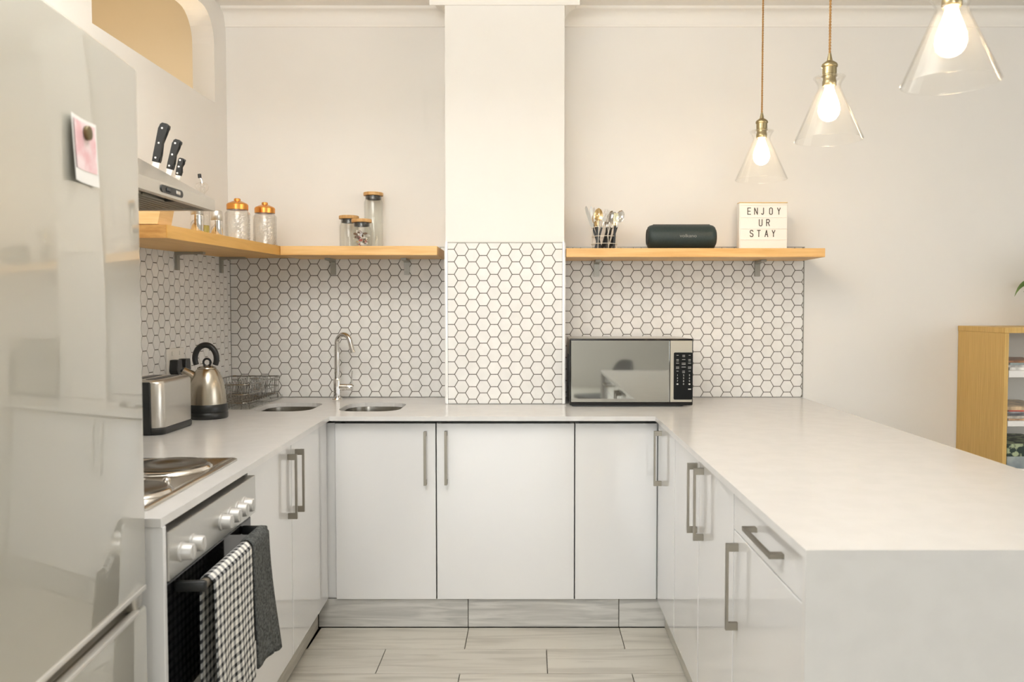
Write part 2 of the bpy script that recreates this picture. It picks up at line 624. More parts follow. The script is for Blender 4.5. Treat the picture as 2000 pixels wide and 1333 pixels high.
# frames of the rear daylight window and the side window added for fill
for nm, rect in (('window_1', ('y', -6.5, -1.435, 0.53, 0.92, 2.52)), ('window_2', ('x', XR, -1.05, 1.85, 0.72, 2.52))):
    b = new()
    ax, p, u0, u1, z0, z1 = rect
    for (a0, a1, c0, c1) in ((u0, u1, z0, z0 + .05), (u0, u1, z1 - .05, z1), (u0, u0 + .05, z0, z1), (u1 - .05, u1, z0, z1)):
        if ax == 'y':
            box(b, a0, a1, p, p + .04, c0, c1)
        else:
            box(b, p - .04, p, a0, a1, c0, c1)
    struct(nm, b, 'frame_white')
# room seen through the arch
b = new()
box(b, -3.2, -3.1, 0, 6, 0, 3.3)
box(b, -3.1, XL - TH, 5.0, 5.1, 0, 3.3)
box(b, -3.1, XL - TH, 0.3, 0.4, 0, 3.3)
box(b, -3.1, XL - TH, 0.3, 5.0, 3.2, 3.3)
box(b, -3.1, XL - TH, 0.3, 5.0, -.1, 0)
struct('wall_beyond', b, 'tan_paint')


def cove(p0, p1, nrm, name):
    """plaster cove between two points along the wall top"""
    b = new()
    prof = [(0, 0), (0, -.078), (.006, -.078), (.010, -.068)]
    for i in range(7):
        a = i / 6 * PI / 2
        prof.append((.010 + .045 * (1 - math.cos(a)), -.068 + .056 * math.sin(a)))
    prof += [(.060, -.010), (.066, 0)]
    nv = Vector(nrm)
    A = [b.verts.new(Vector((p0[0], p0[1], ZC)) + nv * u + Vector((0, 0, v))) for u, v in prof]
    B = [b.verts.new(Vector((p1[0], p1[1], ZC)) + nv * u + Vector((0, 0, v))) for u, v in prof]
    bridge(b, A, B)
    b.faces.new(A); b.faces.new(B[::-1])
    return struct(name, b, 'ceiling', smooth=True, angle=50)


cove((XL, YB), (PX0, YB), (0, -1, 0), 'trim_1')
cove((PX0 - .066, YP), (PX1 + .066, YP), (0, -1, 0), 'trim_2')
cove((PX1, YB), (XR, YB), (0, -1, 0), 'trim_3')
cove((PX0, YP), (PX0, YB), (-1, 0, 0), 'trim_4')
cove((PX1, YP), (PX1, YB), (1, 0, 0), 'trim_5')

# ------------------------------------------------------------------ hexagonal splashback tiles
HS = 0.0321                        # hexagon side incl. half joint
HG = 0.0016                        # half joint
ZT = 1.588


def clip(poly, f):
    out = []
    for i in range(len(poly)):
        p, q = poly[i], poly[(i + 1) % len(poly)]
        fp, fq = f(p), f(q)
        if fp >= 0:
            out.append(p)
        if (fp >= 0) != (fq >= 0):
            t = fp / (fp - fq)
            out.append((p[0] + (q[0] - p[0]) * t, p[1] + (q[1] - p[1]) * t))
    return out


def hex_mesh(bm, poly, to3):
    cx = sum(p[0] for p in poly) / len(poly)
    cy = sum(p[1] for p in poly) / len(poly)
    k = 0.955
    a = [bm.verts.new(to3(p[0], p[1], 0.002)) for p in poly]
    c = [bm.verts.new(to3(p[0], p[1], 0.0060)) for p in poly]
    d = [bm.verts.new(to3(cx + (p[0] - cx) * k, cy + (p[1] - cy) * k, 0.0068)) for p in poly]
    bridge(bm, a, c)
    bridge(bm, c, d)
    bm.faces.new(d)
    bmesh.ops.recalc_face_normals(bm, faces=bm.faces)


def hex_wall(parent, origin, uax, nax, u0, u1, pu, pv, hide=None):
    O, U, Nn = Vector(origin), Vector(uax), Vector(nax)
    Z = Vector((0, 0, 1))
    z0, z1 = HW + 0.002, ZT
    g = new()
    c = [O + U * u0 + Z * z0, O + U * u1 + Z * z0, O + U * u1 + Z * z1, O + U * u0 + Z * z1]
    extrude_poly(g, c, Nn * 0.0048)
    obj('grout', g, 'grout', parent)
    g = new()
    c = [O + U * u0 + Z * (z1), O + U * u1 + Z * (z1), O + U * u1 + Z * (z1 + .004), O + U * u0 + Z * (z1 + .004)]
    extrude_poly(g, c, Nn * 0.0055)
    obj('edge_trim', g, 'grey_bracket', parent)
    s = HS - HG * 2 / math.sqrt(3)
    hexa = [(s * math.cos(PI / 3 * i), s * math.sin(PI / 3 * i)) for i in range(6)]
    shared = bpy.data.meshes.new('tile')
    t = new(); hex_mesh(t, hexa, lambda u, v, n: U * u + Z * v + Nn * n); t.to_mesh(shared); t.free()
    shared.materials.append(M['tile'])
    pinv = WM[parent.name].inverted()
    hidden = new()
    hid = 0
    i0 = int((u0 - pu) / (1.5 * HS)) - 2
    i1 = int((u1 - pu) / (1.5 * HS)) + 2
    rh = math.sqrt(3) * HS
    m_ = HG * 0.6
    cnt = 0
    for i in range(i0, i1 + 1):
        cu = pu + i * 1.5 * HS
        off = 0 if i % 2 == 0 else rh / 2
        for j in range(int((z0 - pv) / rh) - 2, int((z1 - pv) / rh) + 3):
            cv = pv + off + j * rh
            p = [(cu + x, cv + y) for x, y in hexa]
            for f in (lambda q: q[0] - u0 - m_, lambda q: u1 - m_ - q[0], lambda q: q[1] - z0 - m_, lambda q: z1 - m_ - q[1]):
                if p:
                    p = clip(p, f)
            if len(p) < 3:
                continue
            w_ = max(q[0] for q in p) - min(q[0] for q in p)
            h_ = max(q[1] for q in p) - min(q[1] for q in p)
            if min(w_, h_) < 0.004:
                continue
            whole = len(p) == 6 and abs(w_ - 2 * s) < 1e-5 and abs(h_ - math.sqrt(3) * s) < 1e-5
            if hide and hide(cu, cv):
                hex_mesh(hidden, p, lambda u, v, n: O + U * u + Z * v + Nn * n)
                hid += 1
                continue
            if whole:
                me = shared
                loc = O + U * cu + Z * cv
            else:
                pc = (sum(q[0] for q in p) / len(p), sum(q[1] for q in p) / len(p))
                t = new()
                hex_mesh(t, [(q[0] - pc[0], q[1] - pc[1]) for q in p], lambda u, v, n: U * u + Z * v + Nn * n)
                me = bpy.data.meshes.new('tile'); t.to_mesh(me); t.free()
                me.materials.append(M['tile'])
                loc = O + U * pc[0] + Z * pc[1]
            o = bpy.data.objects.new('tile', me)
            COL.objects.link(o)
            o.parent = parent
            o.location = pinv @ loc
            cnt += 1
    if hid:
        o = obj('covered_tiles', hidden, 'tile', parent)
        o['kind'] = 'stuff'
    else:
        hidden.free()
    return cnt


hex_wall(wall_bl, (0, YB, 0), (1, 0, 0), (0, -1, 0), XL + .007, PX0 - .006, -1.371, 1.510)
hex_wall(wall_ch, (0, YP, 0), (1, 0, 0), (0, -1, 0), PX0 + .008, PX1 - .008, -0.306, 1.504)
hex_wall(wall_br, (0, YB, 0), (1, 0, 0), (0, -1, 0), PX1 + .006, 1.305, 0.221, 1.507,
         hide=lambda u, v: (0.22 < u < 0.66 and v < 1.08) or (v > 1.535 and u > 0.2))
hex_wall(wall_left, (XL, 0, 0), (0, 1, 0), (1, 0, 0), 2.30, YB - .007, 3.046 - 1.5 * HS * 12, 1.333,
         hide=lambda u, v: u < 2.94 or v > 1.56)
b = new(); box(b, 1.3055, 1.3095, YB - .0062, YB, HW + .002, ZT + .004)
obj('edge_trim', b, 'grey_bracket', wall_br)
# returns of the chimney breast: metal corner trims
for x in (PX0, PX1 - .008):
    b = new(); box(b, x, x + .008, YP - .008, YP, HW + .002, ZT + .004)
    obj('corner_trim', b, 'trim_metal', wall_ch)
for x, n in ((PX0 - .0055, 0), (PX1, 0)):
    b = new(); box(b, x, x + .0055, YP - .004, YB, HW + .002, ZT)
    obj('return_tile', b, 'tile', wall_ch)

# ------------------------------------------------------------------ plinths of tile under the cabinets
b = new(); box(b, -0.862, 0.552, 3.290, 3.31, 0, 0.118)
bb = struct('baseboard_back', b, 'grout', origin=(0, 3.3, 0))
for x0, x1 in ((-.862, -.253), (-.253, .359), (.359, .552)):
    b = new(); box(b, x0 + .0016, x1 - .0016, 3.281, 3.292, .003, .118, .001)
    obj('tile', b, 'kick_tile', bb, origin=((x0 + x1) / 2, 3.285, .06))
b = new(); box(b, -.90, -.868, 1.67, 3.27, 0, .118)
bl = struct('baseboard_left', b, 'grout', xf=RL)
for y0, y1 in ((1.67, 2.05), (2.05, 2.66), (2.66, 3.27)):
    b = new(); box(b, -.870, -.858, y0 + .0016, y1 - .0016, .003, .118, .001)
    obj('tile', b, 'kick_side', bl, xf=RL)
b = new(); box(b, .556, .588, 1.452, 3.28, 0, .118)
br_ = struct('baseboard_right', b, 'grout')
for y0, y1 in ((1.452, 2.06), (2.06, 2.67), (2.67, 3.28)):
    b = new(); box(b, .545, .558, y0 + .0016, y1 - .0016, .003, .118, .001)
    obj('tile', b, 'kick_side', br_)

# ------------------------------------------------------------------ worktop


def rounded_rect(x0, x1, y0, y1, r, n=7):
    pts = []
    for cx, cy, a0 in ((x1 - r, y1 - r, 0), (x0 + r, y1 - r, PI / 2), (x0 + r, y0 + r, PI), (x1 - r, y0 + r, 1.5 * PI)):
        for i in range(n):
            a = a0 + PI / 2 * i / (n - 1)
            pts.append((cx + r * math.cos(a), cy + r * math.sin(a)))
    return pts


SINKS = [(-1.170, -0.925, 3.385, 3.70), (-0.812, -0.552, 3.385, 3.70)]
WT = 0.018
wt = thing('worktop', 'pale quartz U-shaped worktop running round three sides with a waterfall end', 'worktop', (0, 3.2, HW - WT))
outer = [(-1.440, 1.648), (-.7505, 1.648), (-.796, 3.226), (.494, 3.226), (.487, 1.432), (1.300, 1.432), (1.300, 3.928),
         (PX1 + .001, 3.928), (PX1 + .001, YP - .001), (PX0 - .001, YP - .001), (PX0 - .001, 3.928), (-1.440, 3.928)]
b = new()
loops = [outer] + [rounded_rect(*s, .085) for s in SINKS]
es = []
for lp in loops:
    vs = [b.verts.new((x, y, HW)) for x, y in lp]
    es += [b.edges.new((vs[i], vs[(i + 1) % len(vs)])) for i in range(len(vs))]
bmesh.ops.triangle_fill(b, use_beauty=True, use_dissolve=True, edges=es)
r = bmesh.ops.extrude_face_region(b, geom=list(b.faces))
bmesh.ops.translate(b, vec=(0, 0, -WT), verts=[v for v in r['geom'] if isinstance(v, bmesh.types.BMVert)])
obj('slab', b, 'quartz', wt)
b = new(); box(b, .487, 1.300, 1.432, 1.450, 0.001, HW - WT)
obj('waterfall_panel', b, 'quartz', wt)
# dark rail standing for the shade in the gap under the front edge
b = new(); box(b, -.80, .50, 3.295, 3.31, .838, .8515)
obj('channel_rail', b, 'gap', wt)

# sinks
for k, (s, lab) in enumerate(zip(SINKS, ('stainless sink bowl in the corner, beside the wire dish rack', 'stainless sink bowl on the open worktop right of the tap'))):
    t = thing('sink_bowl', lab, 'sink', ((s[0] + s[1]) / 2, (s[2] + s[3]) / 2, .70), 0, 'undermount sink bowls')
    b = new()
    prev = None
    for dz, ins, rr in ((HW - WT - .0008, -.010, .09), (HW - WT - .0008, .002, .083), (.80, .006, .082), (.74, .010, .08), (.715, .02, .075), (.705, .045, .06)):
        cur = [b.verts.new((x, y, dz)) for x, y in rounded_rect(s[0] + ins, s[1] - ins, s[2] + ins, s[3] - ins, rr)]
        if prev:
            bridge(b, prev, cur)
        prev = cur
    b.faces.new(prev)
    obj('bowl', b, 'sink', t, smooth=True)
    b = new(); lathe(b, [(0, .708), (.028, .708), (.030, .7065), (.030, .703), (0, .703)], ((s[0] + s[1]) / 2, (s[2] + s[3]) / 2, 0), 20)
    obj('drain', b, 'chrome', t, smooth=True)

# ------------------------------------------------------------------ base cabinets


def handle(parent, c, n, a, L=0.215, xf=None):
    """square D handle: c centre on the face, n outward, a along the bar"""
    c, n, a = Vector(c), Vector(n), Vector(a)
    s = a.cross(n)
    mx = Matrix(((n.x, s.x, a.x, c.x), (n.y, s.y, a.y, c.y), (n.z, s.z, a.z, c.z), (0, 0, 0, 1)))
    b = new()
    h = L / 2
    # one profile: bar and two posts, extruded across its width
    pr = [(0, -h), (.030, -h), (.030, h), (0, h), (0, h - .019), (.0235, h - .019), (.0235, -h + .019), (0, -h + .019)]
    extrude_poly(b, [(u, -.005, v) for u, v in pr], (0, .010, 0))
    bmesh.ops.transform(b, matrix=mx, verts=b.verts)
    return obj('handle', b, 'nickel', parent, xf=xf)


def carcass(parent, x0, x1, y0, y1, z0, z1, open_axis, xf=None):
    """board box open on top and towards its front"""
    b = new()
    t = .016
    box(b, x0, x1, y0, y1, z0, z0 + t)
    if open_axis == 'y':
        box(b, x0, x0 + t, y0, y1, z0 + t, z1)
        box(b, x1 - t, x1, y0, y1, z0 + t, z1)
        box(b, x0 + t, x1 - t, y1 - t, y1, z0 + t, z1)
    else:
        box(b, x0, x1, y0, y0 + t, z0 + t, z1)
        box(b, x0, x1, y1 - t, y1, z0 + t, z1)
        xb = x0 if open_axis == '+x' else x1 - t
        box(b, xb, xb + t, y0 + t, y1 - t, z0 + t, z1)
    return obj('carcass', b, 'carcass', parent, xf=xf)


ZD0, ZD1 = .122, .836
# back run
t = thing('base_cabinet', 'white corner cabinet under the sink with one door and narrow filler strip', 'cabinet', (-.61, 3.4, .12), 0, 'base cabinets')
carcass(t, -.838, -.383, 3.290, 3.62, .1185, .70, 'y')
b = new(); box(b, -.838, -.786, 3.278, 3.290, ZD0 + .004, .837, .001)
obj('filler_strip', b, 'door', t)
b = new(); box(b, -.784, -.381, 3.268, 3.287, ZD0, ZD1, .0015, 2)
d = obj('door', b, 'door', t)
handle(d, (-.421, 3.268, .698), (0, -1, 0), (0, 0, 1))
t = thing('base_cabinet', 'widest white cabinet of the back run, its door below the tiled chimney breast', 'cabinet', (-.10, 3.4, .12), 0, 'base cabinets')
carcass(t, -.378, .175, 3.290, 3.62, .1185, .836, 'y')
b = new(); box(b, -.3765, .1755, 3.268, 3.287, ZD0, ZD1, .0015, 2)
d = obj('door', b, 'door', t)
handle(d, (-.338, 3.268, .700), (0, -1, 0), (0, 0, 1))
t = thing('base_cabinet', 'white cabinet of the back run under the microwave, door without any handle', 'cabinet', (.34, 3.4, .12), 0, 'base cabinets')
carcass(t, .180, .524, 3.290, 3.62, .1185, .836, 'y')
b = new(); box(b, .1805, .5085, 3.268, 3.287, ZD0, ZD1, .0015, 2)
obj('door', b, 'door', t)

# left run (turned with RL)
for y0, y1, hy, lab in ((2.264, 2.722, 2.680, 'white gloss cabinet beside the oven, handle at its far edge'),
                        (2.726, 3.262, 2.776, 'white gloss cabinet between the oven-side cabinet and the sink corner')):
    t = thing('base_cabinet', lab, 'cabinet', RL @ Vector((-1.1, (y0 + y1) / 2, .12)), 0, 'base cabinets')
    carcass(t, -1.38, -.836, y0, y1, .1185, .848, '+x', RL)
    b = new(); box(b, -.834, -.815, y0 + .001, y1 - .001, ZD0 + .004, .846, .0015, 2)
    d = obj('door', b, 'door', t, xf=RL)
    handle(d, (-.815, hy, .710), (1, 0, 0), (0, 0, 1), xf=RL)
b = new(); box(b, -1.40, -.793, 1.650, 1.664, .002, .8515, .001)
tag(obj('end_panel', b, 'door', xf=RL), 'white upright end panel closing the oven run beside the fridge', 'panel')

# peninsula
for y0, y1, hy, hz, lab in ((2.872, 3.250, 3.167, .7135, 'white gloss peninsula cabinet at the inner corner by the back run'),
                            (2.461, 2.868, 2.490, .7165, 'white gloss peninsula cabinet next to the corner one, handle at its near edge'),
                            (2.037, 2.457, 2.393, .7200, 'white gloss peninsula cabinet next to the drawer unit, handle at its far edge')):
    t = thing('base_cabinet', lab, 'cabinet', (.8, (y0 + y1) / 2, .12), 0, 'base cabinets')
    carcass(t, .531, 1.05, y0, y1, .1185, .848, '-x')
    b = new(); box(b, .510, .529, y0 + .001, y1 - .001, ZD0, .846, .0015, 2)
    d = obj('door', b, 'door', t)
    handle(d, (.510, hy, hz), (-1, 0, 0), (0, 0, 1))
t = thing('base_cabinet', 'white gloss peninsula unit with top drawer beside the waterfall end', 'cabinet', (.8, 1.74, .12), 0, 'base cabinets')
carcass(t, .531, 1.05, 1.452, 2.033, .1185, .848, '-x')
b = new(); box(b, .510, .529, 1.453, 2.032, ZD0, .7425, .0015, 2)
d = obj('door', b, 'door', t)
handle(d, (.510, 1.990, .6125), (-1, 0, 0), (0, 0, 1))
b = new(); box(b, .510, .529, 1.453, 2.032, .746, .846, .0015, 2)
d = obj('drawer', b, 'door', t)
handle(d, (.510, 1.735, .798), (-1, 0, 0), (0, 1, 0))
b = new(); box(b, 1.052, 1.07, 1.452, 3.92, .001, .8515)
tag(obj('back_panel', b, 'carcass'), 'plain white panel closing the living room side of the peninsula', 'panel')

# ------------------------------------------------------------------ oven, hob, towels (all turned with RL)
ov = thing('oven', 'built-in black glass oven with steel control panel and six silver knobs', 'oven', RL @ Vector((-1.1, 1.96, .12)))
b = new(); box(b, -1.36, -.822, 1.668, 2.258, .1195, .845)
obj('body', b, 'black', ov, xf=RL)
b = new(); box(b, -.826, -.790, 1.668, 2.252, .733, .836, .002, 2)
obj('control_panel', b, 'oven_steel', ov, xf=RL)
for y in (1.732, 1.795, 1.979, 2.040, 2.098, 2.149):
    b = new()
    lathe(b, [(0, 0), (.0215, 0), (.0215, .004), (.0185, .006), (.0175, .024), (.0155, .027), (0, .027)], (-.7905, y, .777), 24, (1, 0, 0))
    box(b, -.772, -.7615, y - .0025, y + .0025, .777 - .016, .777 + .016, .001)
    obj('knob', b, 'knob', ov, xf=RL, smooth=True)
b = new(); box(b, -.823, -.803, 1.672, 2.250, .135, .722, .004, 2)
dr = obj('door', b, 'black_gloss', ov, xf=RL, label='black glass oven door')
b = new()
for k in range(14):
    y = 1.70 + k * .038
    box(b, -.8028, -.800, y, y + .026, .7245, .730)
obj('vent_slots', b, 'black', ov, xf=RL)
b = new(); tube(b, [(-.745, 1.728, .705), (-.745, 2.170, .705)], .0105, 16)
obj('handle', b, 'nickel', dr, xf=RL, smooth=True, label='round metal bar handle')
for y in (1.720, 2.162):
    b = new(); box(b, -.8035, -.735, y, y + .016, .692, .716, .006, 3)
    obj('handle_bracket', b, 'black', dr, xf=RL, smooth=True)

hb = thing('hob', 'steel hob plate with four solid hotplates set in the worktop', 'hob', RL @ Vector((-1.1, 2.0, HW)))
b = new()
prev = None
for ins, z in ((0, HW + .0005), (0, HW + .005), (.004, HW + .0075), (.014, HW + .0075), (.022, HW + .0045)):
    cur = [b.verts.new((x, y, z)) for x, y in rounded_rect(-1.352 + ins, -.850 - ins, 1.708 + ins, 2.297 - ins, .012, 4)]
    if prev:
        bridge(b, prev, cur)
    prev = cur
b.faces.new(prev)
obj('plate', b, 'plate', hb, xf=RL, smooth=True)
for x, y, r in ((-.985, 2.155, .094), (-.955, 1.865, .078), (-1.225, 2.155, .078), (-1.225, 1.865, .094)):
    b = new(); lathe(b, [(r + .014, HW + .0048), (r + .012, HW + .0085), (r + .003, HW + .0125), (r - .003, HW + .0125)], (x, y, 0), 48)
    g = obj('hotplate_ring', b, 'chrome', hb, xf=RL, smooth=True)
    b = new(); lathe(b, [(r - .001, HW + .006), (r, HW + .016), (r - .004, HW + .0185), (r * .36, HW + .0185), (r * .33, HW + .0165), (0, HW + .0165)], (x, y, 0), 48)
    obj('hotplate', b, 'iron', hb, xf=RL, smooth=True)
for x, y in ((-.925, 1.99), (-.985, 1.99)):
    b = new(); lathe(b, [(.010, HW + .004), (.010, HW + .010), (.007, HW + .013), (0, HW + .0135)], (x, y, 0), 16)
    obj('indicator_stud', b, 'chrome', hb, xf=RL, smooth=True)


def towel(name, y0, y1, zf, zb, m, gap, wav, seed, thick=.003, flare=0.0):
    """cloth folded over the bar: a sheet following front, bar and back, given thickness"""
    rnd = random.Random(seed)
    b = new()
    uvl = b.loops.layers.uv.new('UVMap')
    R = .0105 + .0015
    cx, cz = -.745, .705
    path = []
    nf = 26
    for i in range(nf):
        t_ = i / (nf - 1)
        path.append((cx + R + gap * t_, zf + (cz - zf) * (1 - t_) if False else cz - (cz - zf) * (1 - i / (nf - 1)), 1 - i / (nf - 1)))
    for i in range(1, 8):
        a = PI * i / 8
        path.append((cx + R * math.cos(a), cz + R * math.sin(a), 0))
    for i in range(nf):
        path.append((cx - R, cz - (cz - zb) * i / (nf - 1), i / (nf - 1)))
    ln = [0]
    for p, q in zip(path, path[1:]):
        ln.append(ln[-1] + math.hypot(p[0] - q[0], p[1] - q[1]))
    ny = max(10, int((y1 - y0) / .009))
    ph = [rnd.uniform(0, 6) for _ in range(4)]
    rows = []
    for i, (x, z, hang) in enumerate(path):
        rw = []
        front_side = i < nf
        for j in range(ny + 1):
            v = j / ny
            y = y0 + (y1 - y0) * v
            wv = (math.sin(v * 9 + ph[0]) * .6 + math.sin(v * 17 + ph[1] + hang * 1.5) * .4) * wav * hang
            dx = (wv + wav * hang * .9) if front_side else (min(0, wv) * .2)
            if front_side:
                dx += flare * hang ** 2 * v + .006 * hang
            zz = z
            if front_side and hang > .9:
                zz += .006 * math.sin(v * 7 + ph[2]) * (hang - .9) * 10
            yy = y + (.010 * hang * math.sin(ph[3] + hang * 3)) * (1 if front_side else .5)
            rw.append(b.verts.new((x + dx, yy, zz)))
        rows.append(rw)
    for i in range(len(rows) - 1):
        for j in range(ny):
            f = b.faces.new((rows[i][j], rows[i][j + 1], rows[i + 1][j + 1], rows[i + 1][j]))
            for lp, (a, c) in zip(f.loops, ((i, j), (i, j + 1), (i + 1, j + 1), (i + 1, j))):
                lp[uvl].uv = ((y1 - y0) * c / ny, ln[a])
    bmesh.ops.recalc_face_normals(b, faces=b.faces)
    o = obj(name, b, m, xf=RL, smooth=True, angle=80)
    md = o.modifiers.new('thickness', 'SOLIDIFY')
    md.thickness = thick
    md.offset = 1
    return o


tag(towel('tea_towel', 1.750, 2.012, .378, .400, 'check', .004, .007, 3, .002),
    'black and white checked tea towel folded over the oven handle', 'towel', 'towels on the oven handle')
tag(towel('hand_towel', 2.022, 2.152, .394, .42, 'terry', .003, .006, 5, .005, .022),
    'dark grey terry towel hanging on the oven handle beside the checked one', 'towel', 'towels on the oven handle')

# ------------------------------------------------------------------ fridge (turned a little)
FA = math.radians(5.5)
fr = thing('fridge', 'tall silver glossy fridge freezer with a recessed bar grip', 'fridge', (-.768, 1.62, 0), FA)
FM = WM[fr.name]


def fbox(name, m, x0, x1, y0, y1, z0, z1, bev=.004, seg=2, parent=fr, label=None):
    b = new(); box(b, x0, x1, y0, y1, z0, z1, bev, seg)
    return obj(name, b, m, parent, xf=FM, smooth=True, label=label)


fbox('body', 'white_plastic', -.645, -.052, -.62, -.004, .04, 1.755, .004)
ud = fbox('upper_door', 'fridge', -.050, 0, -.62, 0, .744, 1.765, .007, 3)
ld = fbox('lower_door', 'fridge', -.050, 0, -.62, 0, .05, .704, .007, 3)
fbox('grip_recess', 'steel', -.050, -.020, -.61, -.012, .706, .742, .002)
fbox('grip_trim', 'trim_metal', -.012, .0025, -.62, -.008, .738, .748, .002)
fbox('grip_trim', 'trim_metal', -.012, .0025, -.62, -.045, .700, .710, .002)
fbox('grip_end', 'steel', -.050, -.004, -.052, -.010, .705, .743, .006)
for y in (-.58, -.04):
    b = new(); lathe(b, [(0, 0), (.022, 0), (.022, .012), (.012, .014), (.012, .05), (0, .05)], (-.10, y, 0), 14)
    obj('foot', b, 'black', fr, xf=FM, smooth=True)
# photo and magnet on the door
b = new()
uvp = []
n = 10
A, B_ = [], []
for i in range(n + 1):
    z = 1.505 + .106 * i / n
    t_ = i / n
    off = .0012 + .006 * (1 - t_) ** 2 * .2
    rw = []
    for j in range(9):
        s = j / 8
        y = -.303 + .099 * s + .006 * (1 - t_) * 0.9
        curl = .010 * (abs(s - .62)) ** 2 * (1.0 - .3 * t_) * 2
        rw.append((off + curl, y, z))
    A.append(rw)
fr_v = [[b.verts.new((x + .0006, y, z)) for x, y, z in rw] for rw in A]
bk_v = [[b.verts.new((x, y, z)) for x, y, z in rw] for rw in A]
for i in range(n):
    for j in range(8):
        b.faces.new((fr_v[i][j], fr_v[i][j + 1], fr_v[i + 1][j + 1], fr_v[i + 1][j]))
        b.faces.new((bk_v[i][j], bk_v[i + 1][j], bk_v[i + 1][j + 1], bk_v[i][j + 1]))
for i in range(n):
    for j in (0, 8):
        b.faces.new((fr_v[i][j], fr_v[i + 1][j], bk_v[i + 1][j], bk_v[i][j]))
for j in range(8):
    for i in (0, n):
        b.faces.new((fr_v[i][j], fr_v[i][j + 1], bk_v[i][j + 1], bk_v[i][j]))
card = thing('photo_print', 'small instant photo in pink tones held to the fridge door', 'photo', FM @ Vector((0, -.25, 1.5)), FA)
obj('card', b, 'paper', card, xf=FM, smooth=True)
b = new()
iv = [[b.verts.new((x + .0011, y, z)) for x, y, z in [(A[i][j][0], A[i][j][1] + (.006 if j == 0 else (-.006 if j == 8 else 0)), A[i][j][2] - (.006 if i == n else 0)) for j in range(9)]] for i in range(2, n + 1)]
for i in range(len(iv) - 1):
    for j in range(8):
        b.faces.new((iv[i][j], iv[i][j + 1], iv[i + 1][j + 1], iv[i + 1][j]))
obj('image', b, 'photo', card, xf=FM, smooth=True, label='pink printed picture area')
b = new(); lathe(b, [(0, 0), (.0115, 0), (.0125, .003), (.0115, .006), (.006, .0072), (0, .0074)], (.0028, -.240, 1.590), 24, (1, 0, 0))
tag(obj('fridge_magnet', b, 'magnet', xf=FM, smooth=True), 'round bronze magnet pinning the pink photo to the fridge', 'magnet')

# ------------------------------------------------------------------ range hood on the left wall
hd = thing('range_hood', 'steel visor range hood on the left wall above the hob', 'hood', (-1.16, 2.03, 1.574))
b = new()
X0, X1, Y0, Y1, Z0, Z1, ZT_ = XL + .001, -.894, 1.72, 2.335, 1.573, 1.604, 1.757
v = [(X0, Y0, Z0), (X1, Y0, Z0), (X1, Y1, Z0), (X0, Y1, Z0), (X0, Y0, Z1), (X1, Y0, Z1), (X1, Y1, Z1), (X0, Y1, Z1),
     (X0, 1.86, ZT_), (-1.15, 1.86, ZT_), (-1.15, 2.20, ZT_), (X0, 2.20, ZT_)]
vv = [b.verts.new(p) for p in v]
for f in ((0, 1, 5, 4), (1, 2, 6, 5), (2, 3, 7, 6), (3, 0, 4, 7), (4, 5, 9, 8), (5, 6, 10, 9), (6, 7, 11, 10), (7, 4, 8, 11), (8, 9, 10, 11)):
    b.faces.new([vv[i] for i in f])
# underside: rim and recessed field
rim = [b.verts.new(p) for p in ((X0 + .02, Y0 + .02, Z0), (X1 - .02, Y0 + .02, Z0), (X1 - .02, Y1 - .02, Z0), (X0 + .02, Y1 - .02, Z0))]
up = [b.verts.new((q.co.x, q.co.y, Z0 + .012)) for q in rim]
bridge(b, vv[0:4], rim)
bridge(b, rim, up)
b.faces.new(up)
obj('canopy', b, 'steel', hd)
for k in range(2):
    b = new()
    ya = Y0 + .03 + k * .28
    box(b, X0 + .05, X1 - .06, ya, ya + .27, Z0 + .004, Z0 + .011, .001)
    f = obj('grease_filter', b, 'filter', hd)
    b = new()
    for i in range(22):
        x = X0 + .06 + i * .0195
        box(b, x, x + .007, ya + .01, ya + .26, Z0 + .001, Z0 + .0042)
    obj('filter_slats', b, 'filter', f)
b = new(); box(b, X1 - .055, X1 - .024, Y1 - .20, Y1 - .06, Z0 + .001, Z0 + .011, .001)
obj('lamp_cover', b, 'black', hd)
b = new()
pts = []
for i in range(16):
    a = 2 * PI * i / 16
    pts.append((X1, 2.055 + (.050 if math.cos(a) > 0 else -.050) + .012 * math.cos(a), 1.589 + .0095 * math.sin(a)))
extrude_poly(b, pts, (.0025, 0, 0))
sl = obj('control_slot', b, 'black', hd)
for y in (2.03, 2.085):
    b = new(); box(b, X1 + .002, X1 + .005, y - .012, y + .012, 1.584, 1.594, .002)
    obj('button', b, 'black_gloss' if y < 2.05 else 'steel', sl)

# ------------------------------------------------------------------ shelves


def zs(y):
    """top of the side shelf, which falls slightly towards the fridge"""
    return 1.551 + (y - 2.496) * .0187


TS = .040
b = new()
c0 = [(-1.102, 2.496), (-1.102, 3.922), (-1.434, 3.922), (-1.434, 2.496)]
vt = [b.verts.new((x, y, zs(y))) for x, y in c0] + [b.verts.new((x, y, zs(y) - TS)) for x, y in c0]
for f in ((0, 1, 2, 3), (7, 6, 5, 4), (0, 4, 5, 1), (1, 5, 6, 2), (2, 6, 7, 3), (3, 7, 4, 0)):
    b.faces.new([vt[i] for i in f])
sh = thing('wall_shelf', 'orange pine shelf along the left wall under the jars and mills', 'shelf', (-1.27, 3.0, 1.51))
obj('board', b, 'pine_y', sh)
b = new(); box(b, -1.436, -1.104, 2.493, 2.496, zs(2.496) - TS, zs(2.496))
obj('end_grain', b, 'pine_end', sh)


